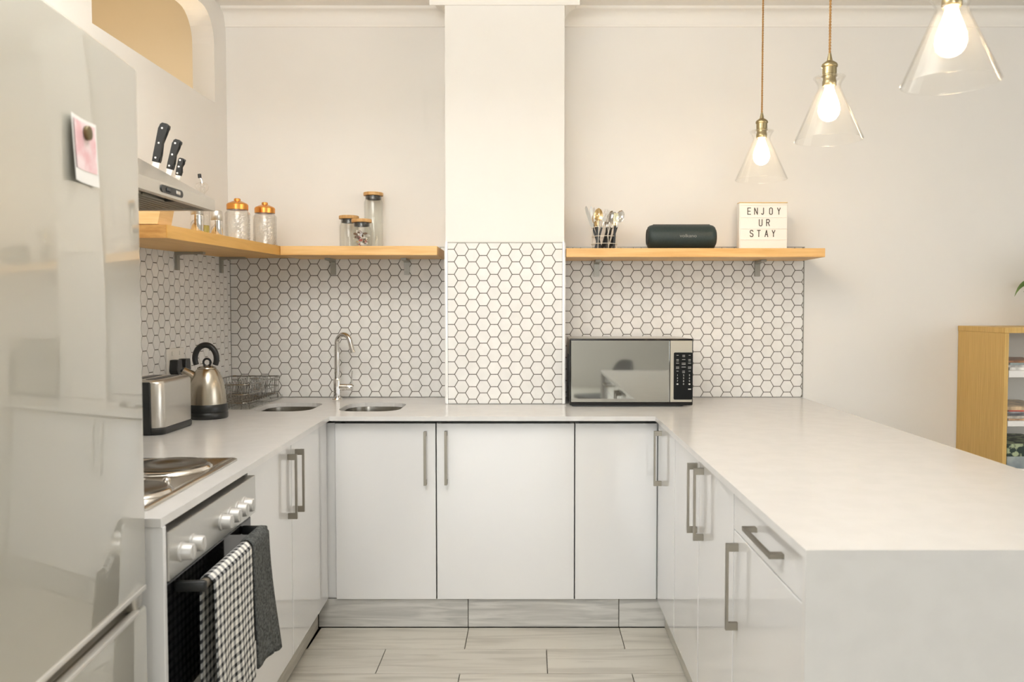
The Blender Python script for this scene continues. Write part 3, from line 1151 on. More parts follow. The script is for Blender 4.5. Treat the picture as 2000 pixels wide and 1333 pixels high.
def bracket(parent, p, n, zt, dark=True):
    """L shelf bracket: plate on the wall and an arm under the board"""
    p, n = Vector(p), Vector(n)
    s = Vector((0, 0, 1)).cross(n)
    b = new()
    mx = Matrix(((n.x, s.x, 0, p.x), (n.y, s.y, 0, p.y), (0, 0, 1, zt), (0, 0, 0, 1)))
    extrude_poly(b, [(0, -.0125, -.074), (.011, -.0125, -.074), (.011, -.0125, -.016), (.022, -.0125, -.012), (.115, -.0125, -.010), (.115, -.0125, -.0006), (0, -.0125, -.0006)], (0, .025, 0))
    bmesh.ops.transform(b, matrix=mx, verts=b.verts)
    return obj('bracket', b, 'grey_bracket', parent)


bracket(sh, (XL + .0072, 3.325, 0), (1, 0, 0), zs(3.325) - TS)
bracket(sh, (XL + .0072, 3.80, 0), (1, 0, 0), zs(3.80) - TS)
b = new(); box(b, -1.100, -.411, 3.614, 3.922, 1.532, 1.572, .0015, 2)
sh2 = thing('wall_shelf', 'pale pine shelf in the left recess above the tap', 'shelf', (-.75, 3.77, 1.532))
obj('board', b, 'pine', sh2)
for x in (-.941, -.589):
    bracket(sh2, (x, YB - .0072, 0), (0, -1, 0), 1.532)
b = new(); box(b, .158, 1.299, 3.622, 3.922, 1.524, 1.563, .0015, 2)
sh3 = thing('wall_shelf', 'pine shelf in the right recess above the microwave', 'shelf', (.73, 3.77, 1.524))
obj('board', b, 'pine', sh3)
for x in (.315, 1.082):
    bracket(sh3, (x, YB - .0072, 0), (0, -1, 0), 1.524)

# ------------------------------------------------------------------ knife block and knives on the side shelf
ky0, ky1 = 2.506, 2.600
zb = zs(2.60) + .0015
kb = thing('knife_block', 'pale wooden knife block on the side shelf behind the hood', 'knife block', (-1.2, 2.553, zb))
b = new()
extrude_poly(b, [(-1.275, ky0, zb), (-1.135, ky0, zb), (-1.125, ky0, zb + .05), (-1.088, ky0, zb + .098), (-1.104, ky0, zb + .122), (-1.205, ky0, zb + .160)], (0, ky1 - ky0, 0))
obj('body', b, 'block', kb)


def knife(p0, p1, wd, label, blade=.07):
    """handle from p0 (bolster end) to p1 (butt), rivets on its side, blade going down into the block"""
    p0, p1 = Vector(p0), Vector(p1)
    a = (p1 - p0).normalized()
    L = (p1 - p0).length
    t = thing('kitchen_knife', label, 'knife', p0, 0, 'knives in the block')
    x = Vector((a.z, 0, -a.x))        # blade-edge side, towards the room
    mx = Matrix(((x.x, 0, a.x, p0.x), (x.y, 1, a.y, p0.y), (x.z, 0, a.z, p0.z), (0, 0, 0, 1)))
    b = new()
    h = wd / 2
    pr = [(-h * .8, 0), (h * .85, 0), (h * .95, L * .08), (h * .62, L * .22), (h * .55, L * .5), (h * .7, L * .75), (h * 1.25, L * .88), (h * 1.2, L * .96), (h * .6, L),
          (-h * .45, L), (-h * .85, L * .95), (-h * .95, L * .85), (-h * .85, L * .5), (-h * .8, L * .2)]
    extrude_poly(b, [(u, -.008, v_) for u, v_ in pr], (0, .016, 0))
    bmesh.ops.bevel(b, geom=[e for e in b.edges if abs(e.verts[0].co.y - e.verts[1].co.y) < 1e-6], offset=.003, segments=2, affect='EDGES')
    bmesh.ops.transform(b, matrix=mx, verts=b.verts)
    hnd = obj('handle', b, 'black', t, smooth=True)
    for f in (.10, .48, .86):
        b = new(); lathe(b, [(.0035, 0), (.003, .0009), (0, .0012)], (-h * .12, -.0078, L * f), 12, (0, -1, 0))
        bmesh.ops.transform(b, matrix=mx, verts=b.verts)
        obj('rivet', b, 'chrome', hnd, smooth=True)
    b = new(); extrude_poly(b, [(-h * .75, -.001, .002), (h * .8, -.001, .002), (h * .7, -.001, -blade), (-h * .75, -.001, -blade)], (0, .002, 0))
    bmesh.ops.transform(b, matrix=mx, verts=b.verts)
    obj('blade', b, 'chrome', t)


knife((-1.158, 2.555, 1.750), (-1.129, 2.555, 1.869), .029, 'largest black riveted knife, topmost in the wooden block')
knife((-1.116, 2.555, 1.728), (-1.090, 2.555, 1.819), .0235, 'middle black riveted knife in the wooden block', .05)
knife((-1.090, 2.555, 1.709), (-1.078, 2.555, 1.762), .0185, 'smallest black riveted knife, lowest in the wooden block', .04)


# ------------------------------------------------------------------ mills, cruet, glass jars
def mill(x, y, h, label):
    z = zs(y) + .0005
    t = thing('spice_mill', label, 'mill', (x, y, z), 0, 'steel mills')
    b = new(); lathe(b, [(0, 0), (.0205, 0), (.0215, .002), (.0215, h * .62), (.0205, h * .63), (0, h * .63)], (x, y, z), 28)
    obj('body', b, 'chrome', t, smooth=True)
    b = new(); lathe(b, [(0, h * .635), (.0205, h * .635), (.0215, h * .65), (.0215, h * .95), (.018, h), (0, h)], (x, y, z), 28)
    obj('cap', b, 'steel', t, smooth=True)


mill(-1.152, 2.845, .098, 'short steel mill behind the hood, nearer the knife block')
mill(-1.172, 3.075, .100, 'short steel mill on the side shelf nearer the glass jars')
x, y = -1.172, 2.945
z = zs(y) + .0005
t = thing('oil_cruet', 'slim glass oil cruet with black pourer tip between two steel mills', 'cruet', (x, y, z))
b = new(); lathe(b, [(0, 0), (.0235, 0), (.025, .003), (.025, .095), (.022, .108), (.010, .128), (.0085, .150), (.011, .152), (.020, .163), (.0225, .172), (.020, .181), (.009, .188), (.0075, .186), (.008, .150), (.0085, .13), (.020, .105), (.023, .094), (.023, .006), (0, .005)], (x, y, z), 28)
obj('bottle', b, 'glass', t, smooth=True)
b = new(); lathe(b, [(0, .006), (.0222, .006), (.0222, .034), (0, .034)], (x, y, z), 24)
obj('oil', b, 'oil', t, smooth=True)
b = new(); tube(b, [(x, y, z + .183), (x - .002, y, z + .196), (x - .008, y, z + .206)], [.0055, .0035, .003], 10)
obj('pourer', b, 'chrome', t, smooth=True)
b = new(); tube(b, [(x - .008, y, z + .203), (x - .0095, y, z + .217)], .0062, 10)
obj('tip', b, 'black', t, smooth=True)


def cookie_jar(x, y, label):
    z = zs(y) + .0010
    t = thing('storage_jar', label, 'jar', (x, y, z), 0, 'dimpled jars with copper lids')
    R = .0515
    b = new()
    o_ = [(0, 0), (R - .004, 0), (R, .004), (R, .128), (R - .002, .134), (R - .008, .141), (R - .009, .155)]
    i_ = [(R - .012, .155), (R - .011, .141), (R - .005, .132), (R - .0035, .128), (R - .0035, .008), (R - .008, .005), (0, .005)]
    rings_ = []
    nn, nr = 48, 24
    for k in range(nr + 1):
        h = .010 + (.126 - .010) * k / nr
        cur = []
        for i in range(nn):
            a = 2 * PI * i / nn
            d = abs(math.sin(8 * a + k * PI / 4)) * abs(math.sin(8 * a - k * PI / 4))
            r = R - .0052 * d * min(1, 3 * math.sin(PI * k / nr))
            cur.append(b.verts.new((x + r * math.cos(a), y + r * math.sin(a), z + h)))
        rings_.append(cur)
    for p, q in zip(rings_, rings_[1:]):
        bridge(b, p, q)
    u_, v_ = Vector((1, 0, 0)), Vector((0, 1, 0))
    prev = rings_[0]
    for r, h in ((R, .004), (R - .004, 0)):
        cur = ring(b, (x, y, z + h), u_, v_, r, nn)
        bridge(b, prev, cur)
        prev = cur
    b.faces.new(prev)
    prev = rings_[-1]
    for r, h in ((R, .128), (R - .002, .134), (R - .008, .141), (R - .009, .155), (R - .012, .155), (R - .011, .141), (R - .006, .132), (R - .006, .012), (R - .010, .007)):
        cur = ring(b, (x, y, z + h), u_, v_, r, nn)
        bridge(b, prev, cur)
        prev = cur
    b.faces.new(prev)
    obj('body', b, 'dimple_glass', t, smooth=True, angle=80)
    b = new(); lathe(b, [(R - .0075, .147), (R - .007, .168), (R - .010, .173), (.021, .183), (.0135, .185), (.0135, .193), (.0115, .1955), (0, .196), ], (x, y, z), 40)
    obj('lid', b, 'copper', t, smooth=True, angle=30)


cookie_jar(-1.252, 3.52, 'dimpled glass jar with copper lid, nearer the oil cruet')
cookie_jar(-1.184, 3.672, 'dimpled glass jar with copper lid in the shelf corner')


def cork_jar(x, y, r, h, label):
    z = 1.5723
    t = thing('storage_jar', label, 'jar', (x, y, z), 0, 'clear jars with wooden lids')
    b = new()
    o_ = [(0, 0), (r - .004, 0), (r, .004), (r, h - .050), (r - .002, h - .042), (r - .006, h - .034), (r - .006, h - .018)]
    i_ = [(r - .008, h - .018), (r - .008, h - .034), (r - .005, h - .043), (r - .003, h - .050), (r - .003, .006), (r - .007, .004), (0, .004)]
    lathe(b, o_ + i_, (x, y, z), 36)
    obj('body', b, 'jar_glass', t, smooth=True)
    b = new(); lathe(b, [(0, h - .015), (r + .001, h - .015), (r + .002, h - .013), (r + .002, h - .002), (r, h), (0, h)], (x, y, z), 36)
    l_ = obj('lid', b, 'bamboo', t, smooth=True)
    b = new(); lathe(b, [(r - .010, h - .032), (r - .0085, h - .030), (r - .0085, h - .016), (0, h - .0155)], (x, y, z), 30)
    obj('seal', b, 'black', l_, smooth=True)


cork_jar(-.737, 3.868, .0440, .268, 'tallest clear glass jar with a wooden lid')
cork_jar(-.846, 3.838, .0440, .156, 'medium clear empty glass jar with wooden lid left of the sweets')
cork_jar(-.771, 3.760, .0440, .132, 'small glass jar of wrapped sweets with wooden lid')
# sweets in the small jar
b = new()
rs = random.Random(4)
lay = []
for k in range(34):
    a, rr = rs.uniform(0, 2 * PI), .030 * math.sqrt(rs.random())
    c = Vector((-.771 + rr * math.cos(a), 3.760 + rr * math.sin(a), 1.5723 + .012 + .062 * (k / 33)))
    st = len(b.faces)
    q = bmesh.ops.create_icosphere(b, subdivisions=1, radius=1)
    mx = Matrix.Translation(c) @ Matrix.Rotation(rs.uniform(0, PI), 4, (rs.random(), rs.random(), rs.random() + .1)) @ Matrix.Diagonal((.012, .007, .006, 1))
    bmesh.ops.transform(b, matrix=mx, verts=q['verts'])
    mi = rs.choice((0, 0, 1, 1, 2, 3))
    for f in {f for v_ in q['verts'] for f in v_.link_faces}:
        f.material_index = mi
for nm, c in (('sweet_white', (.72, .70, .68)), ('sweet_brown', (.16, .08, .035)), ('sweet_red', (.42, .05, .035)), ('sweet_gold', (.5, .33, .12))):
    M[nm] = mat(nm, c, .35)
sw = obj('sweets', b, 'sweet_white', smooth=True)
for nm in ('sweet_brown', 'sweet_red', 'sweet_gold'):
    sw.data.materials.append(M[nm])
tag(sw, 'wrapped sweets in white, brown and red filling the small jar', 'sweets', None, 'stuff')

# ------------------------------------------------------------------ kettle
kx, ky, kz = -1.262, 3.188, HW + .0005
kt = thing('kettle', 'dome shaped brushed steel electric kettle with black loop handle', 'kettle', (kx, ky, kz))
b = new(); lathe(b, [(0, 0), (.074, 0), (.077, .004), (.077, .020), (.073, .026), (0, .026)], (kx, ky, kz), 48)
obj('power_base', b, 'black', kt, smooth=True)
b = new(); lathe(b, [(.060, .0265), (.0755, .0265), (.0765, .030), (.0740, .054), (.0725, .056), (.060, .056)], (kx, ky, kz), 48)
obj('band', b, 'black', kt, smooth=True)
b = new()
prof = [(.0715, .054), (.0715, .062), (.0700, .085), (.0670, .110), (.0620, .135), (.0550, .158), (.0455, .178), (.0360, .191), (.0250, .199), (.0120, .203), (0, .2035)]
lathe(b, prof, (kx, ky, kz), 64)
obj('body', b, 'kettle', kt, smooth=True, angle=70)
b = new(); lathe(b, [(.0355, .1925), (.034, .197), (.020, .2035), (0, .206)], (kx, ky, kz), 40)
lid = obj('lid', b, 'kettle', kt, smooth=True)
b = new()
rg = [(kx + .001 + .014 * math.cos(a), ky, kz + .2165 + .0145 * math.sin(a)) for a in [2 * PI * i / 24 for i in range(24)]]
tube(b, rg, .0042, 8, closed=True)
obj('lid_ring', b, 'black', lid, smooth=True)
b = new()
hp = []
for i in range(25):
    a = math.radians(-28 + (236) * i / 24)
    hp.append((kx - .005 + .0420 * math.cos(a), ky + .004, kz + .2315 + .0525 * math.sin(a)))
tube(b, hp, [.0105 + .001 * math.sin(PI * i / 24) for i in range(25)], 14)
obj('handle', b, 'black', kt, smooth=True)
b = new()
tube(b, [(kx - .038, ky - .010, kz + .150), (kx - .062, ky - .016, kz + .172), (kx - .083, ky - .022, kz + .187)], [.027, .0185, .0135], 20, cap=True)
sp_ = obj('spout', b, 'kettle', kt, smooth=True)
b = new()
tube(b, [(kx - .0825, ky - .0215, kz + .1865), (kx - .0885, ky - .0235, kz + .1915)], [.0118, .0110], 16)
obj('spout_mouth', b, 'black', sp_, smooth=True)

# ------------------------------------------------------------------ toaster
tx0, tx1, ty0, ty1 = -1.405, -1.236, 2.735, 3.005
ts = thing('toaster', 'brushed steel toaster with black end panels between fridge and kettle', 'toaster', ((tx0 + tx1) / 2, (ty0 + ty1) / 2, HW))


def rr_loft(b, levels, n=7):
    prev = None
    for (ins, z, r) in levels:
        cur = [b.verts.new((x, y, z)) for x, y in rounded_rect(tx0 + ins, tx1 - ins, ty0 + ins, ty1 - ins, r, n)]
        if prev:
            bridge(b, prev, cur)
        else:
            b.faces.new(cur[::-1])
        prev = cur
    b.faces.new(prev)


b = new(); rr_loft(b, [(.004, HW + .0005, .03), (0, HW + .006, .034), (0, HW + .020, .034), (.003, HW + .024, .033)])
obj('base', b, 'black', ts, smooth=True)
b = new(); rr_loft(b, [(.003, HW + .0245, .033), (.002, HW + .030, .034), (.002, HW + .172, .034), (.006, HW + .182, .032), (.014, HW + .185, .026)])
tb = obj('shell', b, 'steel', ts, smooth=True, angle=60)
for x in (-1.352, -1.290):
    b = new(); box(b, x - .016, x + .016, 2.775, 2.965, HW + .1845, HW + .1865)
    obj('bread_slot', b, 'black', tb)
b = new(); box(b, -1.372, -1.273, 2.730, 2.7385, HW + .004, HW + .180, .004, 2)
ep = obj('end_panel', b, 'black', ts, smooth=True, label='black end panel with lever')
b = new(); box(b, -1.335, -1.306, 2.716, 2.731, HW + .130, HW + .142, .003, 2)
obj('lever', b, 'black', ep, smooth=True)

# ------------------------------------------------------------------ wall socket and plugs
X = XL + .0068
t = thing('wall_socket', 'white double socket plate on the tiled left wall behind the toaster', 'socket', (X, 3.29, 1.03))
b = new(); box(b, X, X + .009, 3.215, 3.372, 1.030, 1.137, .004, 2)
obj('plate', b, 'white_plastic', t, smooth=True)
for y in (3.26, 3.33):
    b = new(); box(b, X + .009, X + .012, y - .008, y + .008, 1.108, 1.126, .001)
    obj('switch', b, 'white_plastic', t)
for k, (y, lab) in enumerate(((3.252, 'black moulded plug in the wall socket, nearer the toaster'), (3.332, 'black moulded plug in the wall socket, nearer the kettle'))):
    t = thing('power_plug', lab, 'plug', (X + .02, y, 1.03), 0, 'plugs in the double socket')
    b = new()
    pf = [(X + .0095, y - .020, 1.093), (X + .0095, y + .020, 1.093), (X + .0095, y + .027, 1.050), (X + .0095, y + .022, 1.040), (X + .0095, y + .009, 1.036), (X + .0095, y + .006, 1.010), (X + .0095, y - .006, 1.010), (X + .0095, y - .009, 1.036), (X + .0095, y - .022, 1.040), (X + .0095, y - .027, 1.050)]
    extrude_poly(b, pf, (.032, 0, 0))
    bmesh.ops.bevel(b, geom=list(b.edges), offset=.002, segments=1, affect='EDGES')
    obj('body', b, 'black', t)
    b = new()
    e = (-1.405, 3.02 + .0, HW + .006) if k == 0 else (kx - .06, ky + .055, HW + .006)
    tube(b, [(X + .025, y, 1.014), (X + .026, y, .985), (X + .028, y - .004, .93), (X + .03, y - .01, .885), (X + .045, y - .02, HW + .006), ((X + e[0]) / 2, (y + e[1]) / 2 - .005, HW + .005), e], .0032, 8)
    obj('cord', b, 'black', t, smooth=True)

# ------------------------------------------------------------------ dish rack
rk = thing('dish_rack', 'chrome wire dish rack on clear tray in the worktop corner', 'dish rack', (-1.30, 3.68, HW))
rx0, rx1, ry0, ry1 = -1.425, -1.188, 3.44, 3.90
b = new()
prev = None
for ins, z in ((.006, HW + .001), (0, HW + .003), (0, HW + .018), (.003, HW + .018), (.003, HW + .006)):
    cur = [b.verts.new((x, y, z)) for x, y in rounded_rect(rx0 - .004 + ins, rx1 + .012 - ins, ry0 - .012 + ins, ry1 - ins, .02, 4)]
    if prev:
        bridge(b, prev, cur)
    else:
        b.faces.new(cur[::-1])
    prev = cur
b.faces.new(prev)
obj('tray', b, 'jar_glass', rk, smooth=True)
b = new()
for z, ins in ((HW + .026, .012), (HW + .062, .006), (HW + .105, 0)):
    pts = [(x, y, z) for x, y in rounded_rect(rx0 + ins, rx1 - ins, ry0 + ins, ry1 - ins, .025, 5)]
    tube(b, pts, .0024 if z < HW + .1 else .0032, 6, closed=True)
for i in range(13):
    y = ry0 + .03 + i * (ry1 - ry0 - .06) / 12
    tube(b, [(rx0 + .001, y, HW + .105), (rx0 + .010, y, HW + .026), (rx1 - .010, y, HW + .026), (rx1 - .001, y, HW + .105)], .0016, 5)
for i in range(5):
    x = rx0 + .03 + i * (rx1 - rx0 - .06) / 4
    tube(b, [(x, ry0 + .001, HW + .105), (x, ry0 + .010, HW + .026), (x, ry1 - .010, HW + .026), (x, ry1 - .001, HW + .105)], .0016, 5)
obj('basket', b, 'wire', rk, smooth=True)
for r_ in range(2):
    xx = rx0 + .075 + r_ * .085
    for i in range(11):
        b = new()
        y = ry0 + .06 + i * .034
        pts = [(xx, y - .011, HW + .026)] + [(xx + .010, y - .011 * math.cos(a), HW + .085 + .014 * math.sin(a)) for a in [PI * k / 6 for k in range(7)]] + [(xx, y + .011, HW + .026)]
        tube(b, pts, .0015, 5)
        obj('plate_loop', b, 'wire', rk, smooth=True)
for (x, y) in ((rx1 - .012, ry0 + .012), (rx1 - .012, ry1 - .02), (rx0 + .012, ry0 + .012), (rx0 + .012, ry1 - .02)):
    b = new(); tube(b, [(x, y, HW + .028), (x, y, HW + .006)], .003, 6)
    obj('foot', b, 'wire', rk, smooth=True)
# cutlery basket of the rack, hooked on its long front side
b = new()
cx0, cx1, cy0, cy1 = rx1 - .052, rx1 - .012, 3.60, 3.74
for z in (HW + .040, HW + .070, HW + .118):
    tube(b, [(x, y, z) for x, y in rounded_rect(cx0, cx1, cy0, cy1, .01, 3)], .0018, 5, closed=True)
for i in range(7):
    y = cy0 + .01 + i * .02
    tube(b, [(cx1, y, HW + .118), (cx1, y, HW + .040), (cx0, y, HW + .040), (cx0, y, HW + .118)], .0014, 5)
obj('cutlery_basket', b, 'wire', rk, smooth=True)

# ------------------------------------------------------------------ tap
fx, fy = -.902, 3.815
tp = thing('mixer_tap', 'tall chrome swan neck mixer tap between the two sink bowls', 'tap', (fx, fy, HW))
b = new(); lathe(b, [(0, .0005), (.026, .0005), (.027, .004), (.025, .008), (.018, .010), (.0175, .095), (.0155, .100), (0, .100)], (fx, fy, HW), 28)
obj('body', b, 'chrome', tp, smooth=True)
b = new()
dx, dy = .86, -.51                  # the spout swings over the right-hand bowl
R = .0425
pts = [(fx, fy, HW + .095), (fx, fy, HW + .16), (fx, fy, HW + .22), (fx, fy, HW + .262)]
for i in range(1, 15):
    a = PI - math.radians(168) * i / 14
    pts.append((fx + dx * (R + R * math.cos(a)), fy + dy * (R + R * math.cos(a)), HW + .262 + R * 1.05 * math.sin(a)))
e = Vector(pts[-1]); q = Vector(pts[-2]); dd = (e - q).normalized()
pts.append(tuple(e + dd * .040))
rad = [.0125] * 3 + [.0115] * (len(pts) - 3)
tube(b, pts, rad, 16)
sp2 = obj('spout', b, 'chrome', tp, smooth=True)
e2 = Vector(pts[-1])
b = new(); tube(b, [e2 - dd * .002, e2 + dd * .010], .0125, 16)
obj('aerator', b, 'chrome', sp2, smooth=True)
b = new(); lathe(b, [(0, .012), (.0165, .012), (.0165, .044), (.015, .045), (.015, .047), (.0165, .048), (.0165, .070), (.014, .074), (0, .074)], (fx, fy, HW + .060), 24, (1, 0, 0))
lv = obj('cartridge', b, 'chrome', tp, smooth=True)
b = new(); tube(b, [(fx + .066, fy, HW + .074), (fx + .0675, fy, HW + .10), (fx + .070, fy, HW + .136)], [.0042, .0035, .003], 10)
obj('lever', b, 'chrome', lv, smooth=True)

# ------------------------------------------------------------------ microwave
mx0, mx1, my0, my1, mz0, mz1 = .1695, .7065, 3.547, 3.888, .8745, 1.166
mw = thing('microwave', 'mirror fronted steel microwave on the worktop in the right recess', 'microwave', (.438, 3.72, HW))
b = new(); box(b, mx0 + .004, mx1 - .004, my0 + .018, my1, mz0 + .006, mz1 - .001, .004, 2)
obj('body', b, 'steel', mw, smooth=True)
b = new(); box(b, mx0, mx1, my0 + .002, my0 + .018, mz0 + .001, mz1, .005, 3)
fr_ = obj('front_frame', b, 'black_gloss', mw, smooth=True)
b = new(); box(b, mx0 + .007, .6035, my0 - .003, my0 + .003, mz0 + .016, mz1 - .008, .0015, 2)
obj('door', b, 'mirror', mw, label='mirrored door pane')
b = new(); box(b, .6065, mx1 - .005, my0 - .002, my0 + .003, mz0 + .016, mz1 - .008, .0015, 2)
cp = obj('control_panel', b, 'mw_panel', mw)
b = new()
extrude_poly(b, [(x, my0 - .002, z) for x, z in rounded_rect(.6215, mx1 - .0045, .9015, 1.1065, .005, 4)], (0, -.0022, 0))
kp = obj('keypad', b, 'keypad', cp)
KX = (.6375, .6640, .6895)
yk = my0 - .0044
for r_, (wl, zz) in enumerate(((.008, 1.0945), (.010, 1.076), (.012, 1.0605), (.013, 1.0435), (.008, 1.0255))):
    for c_, x in enumerate(KX):
        w_ = wl * (1.0 + .35 * (c_ == 1)) / 1.2
        for q in range(1 + (c_ + r_) % 2):
            b = new(); box(b, x - w_ / 1.6, x + w_ / 1.6, yk - .0003, yk + .0003, zz - .0008 - q * .006, zz + .0008 - q * .006)
            obj('key_caption', b, 'white_print', kp)
b = new(); box(b, .684, .697, yk - .0003, yk + .0003, .9455, .949)
obj('key_caption', b, 'white_print', kp)
dg = [('1', '2', '3'), ('4', '5', '6'), ('7', '8', '9'), (None, '0', None)]
for r_, rw in enumerate(dg):
    for c_, ch in enumerate(rw):
        zz = 1.0075 - r_ * .0128
        if ch:
            tb_ = text_mesh(ch, .0105)
            tb_.transform(front(KX[c_], yk, zz))
            obj('digit', tb_, 'white_print', kp)
        else:
            b = new(); extrude_poly(b, [(KX[c_] + .0045 * math.cos(PI * i / 4), yk, zz + .0035 * math.sin(PI * i / 4)) for i in range(8)], (0, -.0003, 0))
            obj('key_symbol', b, 'white_print', kp)
b = new()
for i in range(7):
    box(b, mx0 + .0035, mx0 + .0045, my0 + .05 + i * .03, my0 + .066 + i * .03, .93, 1.09)
obj('side_vents', b, 'black', mw)
for x, y in ((.20, 3.59), (.66, 3.59), (.20, 3.85), (.66, 3.85)):
    b = new(); lathe(b, [(0, .0004), (.013, .0004), (.014, .002), (.014, .011), (0, .011)], (x, y, HW), 16)
    obj('foot', b, 'black', mw, smooth=True)
b = new(); box(b, mx0 + .012, mx1 - .045, my0 + .012, my1 - .02, HW + .0018, HW + .011)
obj('bottom_pan', b, 'black', mw)

# ------------------------------------------------------------------ right shelf: cutlery, speaker, letter box
SZ = 1.5635
cx, cy = .337, 3.765
ca = thing('cutlery_caddy', 'round white wire caddy holding black handled cutlery', 'caddy', (cx, cy, SZ))
b = new()
for z, r in ((.004, .062), (.028, .059), (.062, .056), (.104, .054)):
    tube(b, [(cx + r * math.cos(2 * PI * i / 28), cy + r * math.sin(2 * PI * i / 28), SZ + z) for i in range(28)], .0016, 6, closed=True)
for i in range(8):
    a = 2 * PI * (i + .3) / 8
    tube(b, [(cx, cy, SZ + .003), (cx + .060 * math.cos(a), cy + .060 * math.sin(a), SZ + .003), (cx + .062 * math.cos(a), cy + .062 * math.sin(a), SZ + .006), (cx + .054 * math.cos(a), cy + .054 * math.sin(a), SZ + .105)], .0014, 5)
obj('wire_frame', b, 'white_wire', ca, smooth=True)


def cutlery(kind, base, tip, label, m='chrome', roll=0.0):
    """black handle standing in the caddy, metal head up"""
    p0, p1 = Vector(base), Vector(tip)
    d = (p1 - p0).normalized()
    L = (p1 - p0).length
    s = Vector((0, -1, 0)).cross(d).normalized()
    s = (Matrix.Rotation(roll, 3, d) @ s).normalized()
    n = d.cross(s)
    mx = Matrix(((s.x, n.x, d.x, p0.x), (s.y, n.y, d.y, p0.y), (s.z, n.z, d.z, p0.z), (0, 0, 0, 1)))
    t = thing(kind, label, kind, p0, 0, 'cutlery in the wire caddy')
    h = .105
    b = new()
    pr = [(-.0055, 0), (.0055, 0), (.0062, .015), (.0048, .06), (.0042, h), (-.0042, h), (-.0048, .06), (-.0062, .015)]
    extrude_poly(b, [(u, -.003, v_) for u, v_ in pr], (0, .006, 0))
    bmesh.ops.transform(b, matrix=mx, verts=b.verts)
    obj('handle', b, 'black', t)
    b = new()
    if kind == 'knife':
        pr = [(-.004, h - .004), (.004, h - .004), (.008, h + .012), (.0085, L - .03), (.005, L - .008), (-.003, L), (-.006, L - .01), (-.0055, h + .01)]
        extrude_poly(b, [(u, -.0007, v_) for u, v_ in pr], (0, .0014, 0))
    elif kind == 'spoon':
        tube(b, [(0, 0, h - .004), (0, .001, h + .012), (0, 0, L - .055)], [.0036, .0026, .003], 8)
        rows = []
        for i in range(9):
            u = -1 + 2 * i / 8
            hw = .0185 * math.sqrt(max(0, 1 - u * u)) * (1 - .12 * u) + .0012
            rows.append([b.verts.new((hw * q, -.006 * (1 - q * q) * (1 - u * u), L - .030 + u * .030)) for q in (-1, -.5, 0, .5, 1)])
        for a_, c_ in zip(rows, rows[1:]):
            for i in range(4):
                b.faces.new((a_[i], a_[i + 1], c_[i + 1], c_[i]))
        top = list(b.faces)
        ex = bmesh.ops.solidify(b, geom=[f for f in top if len(f.verts) == 4 and min(v_.co.z for v_ in f.verts) > L - .0605 and max(abs(v_.co.x) for v_ in f.verts) > .0035], thickness=.0009)
    else:
        tube(b, [(0, 0, h - .004), (0, .001, h + .012), (0, 0, L - .058)], [.0036, .0026, .003], 8)
        extrude_poly(b, [(-.004, -.0007, L - .060), (.004, -.0007, L - .060), (.0105, -.0007, L - .046), (.0105, -.0007, L - .038), (-.0105, -.0007, L - .038), (-.0105, -.0007, L - .046)], (0, .0014, 0))
        for q in (-.0092, -.0031, .0031, .0092):
            extrude_poly(b, [(q - .0014, -.0007, L - .0385), (q + .0014, -.0007, L - .0385), (q + .0008, -.0007, L), (q - .0008, -.0007, L)], (0, .0014, 0))
    bmesh.ops.transform(b, matrix=mx, verts=b.verts)
    obj('blade' if kind == 'knife' else ('bowl' if kind == 'spoon' else 'tines'), b, m, t, smooth=(kind == 'spoon'), angle=60)


zb_ = SZ + .006
cutlery('knife', (cx - .018, cy + .005, zb_), (cx - .085, cy + .012, zb_ + .198), 'table knife leaning furthest left out of the wire caddy')
cutlery('knife', (cx - .012, cy + .030, zb_), (cx - .060, cy + .030, zb_ + .200), 'table knife standing between the leftmost knife and the amber spoon')
cutlery('knife', (cx - .024, cy - .022, zb_), (cx - .046, cy + .038, zb_ + .196), 'table knife half hidden behind the amber spoon')
cutlery('spoon', (cx - .035, cy - .035, zb_), (cx - .028, cy - .040, zb_ + .182), 'spoon with amber reflecting bowl facing the room', 'gold')
cutlery('fork', (cx - .040, cy - .010, zb_), (cx + .012, cy - .015, zb_ + .178), 'fork tilted right just beside the amber spoon')
cutlery('spoon', (cx - .012, cy - .045, zb_), (cx + .036, cy - .020, zb_ + .172), 'spoon seen edge on in the middle of the caddy', 'chrome', .7)
cutlery('spoon', (cx + .008, cy - .020, zb_), (cx + .052, cy + .010, zb_ + .170), 'spoon turned away, second from the right in the caddy', 'chrome', .3)
cutlery('spoon', (cx + .024, cy - .014, zb_), (cx + .080, cy - .022, zb_ + .174), 'spoon leaning furthest right out of the caddy', 'chrome', .2)
cutlery('fork', (cx + .040, cy - .030, zb_), (cx + .050, cy - .042, zb_ + .158), 'short standing fork with golden gleam at the right of the caddy', 'gold', .4)
cutlery('fork', (cx + .010, cy + .040, zb_), (cx + .020, cy + .046, zb_ + .166), 'fork at the very back of the wire caddy')

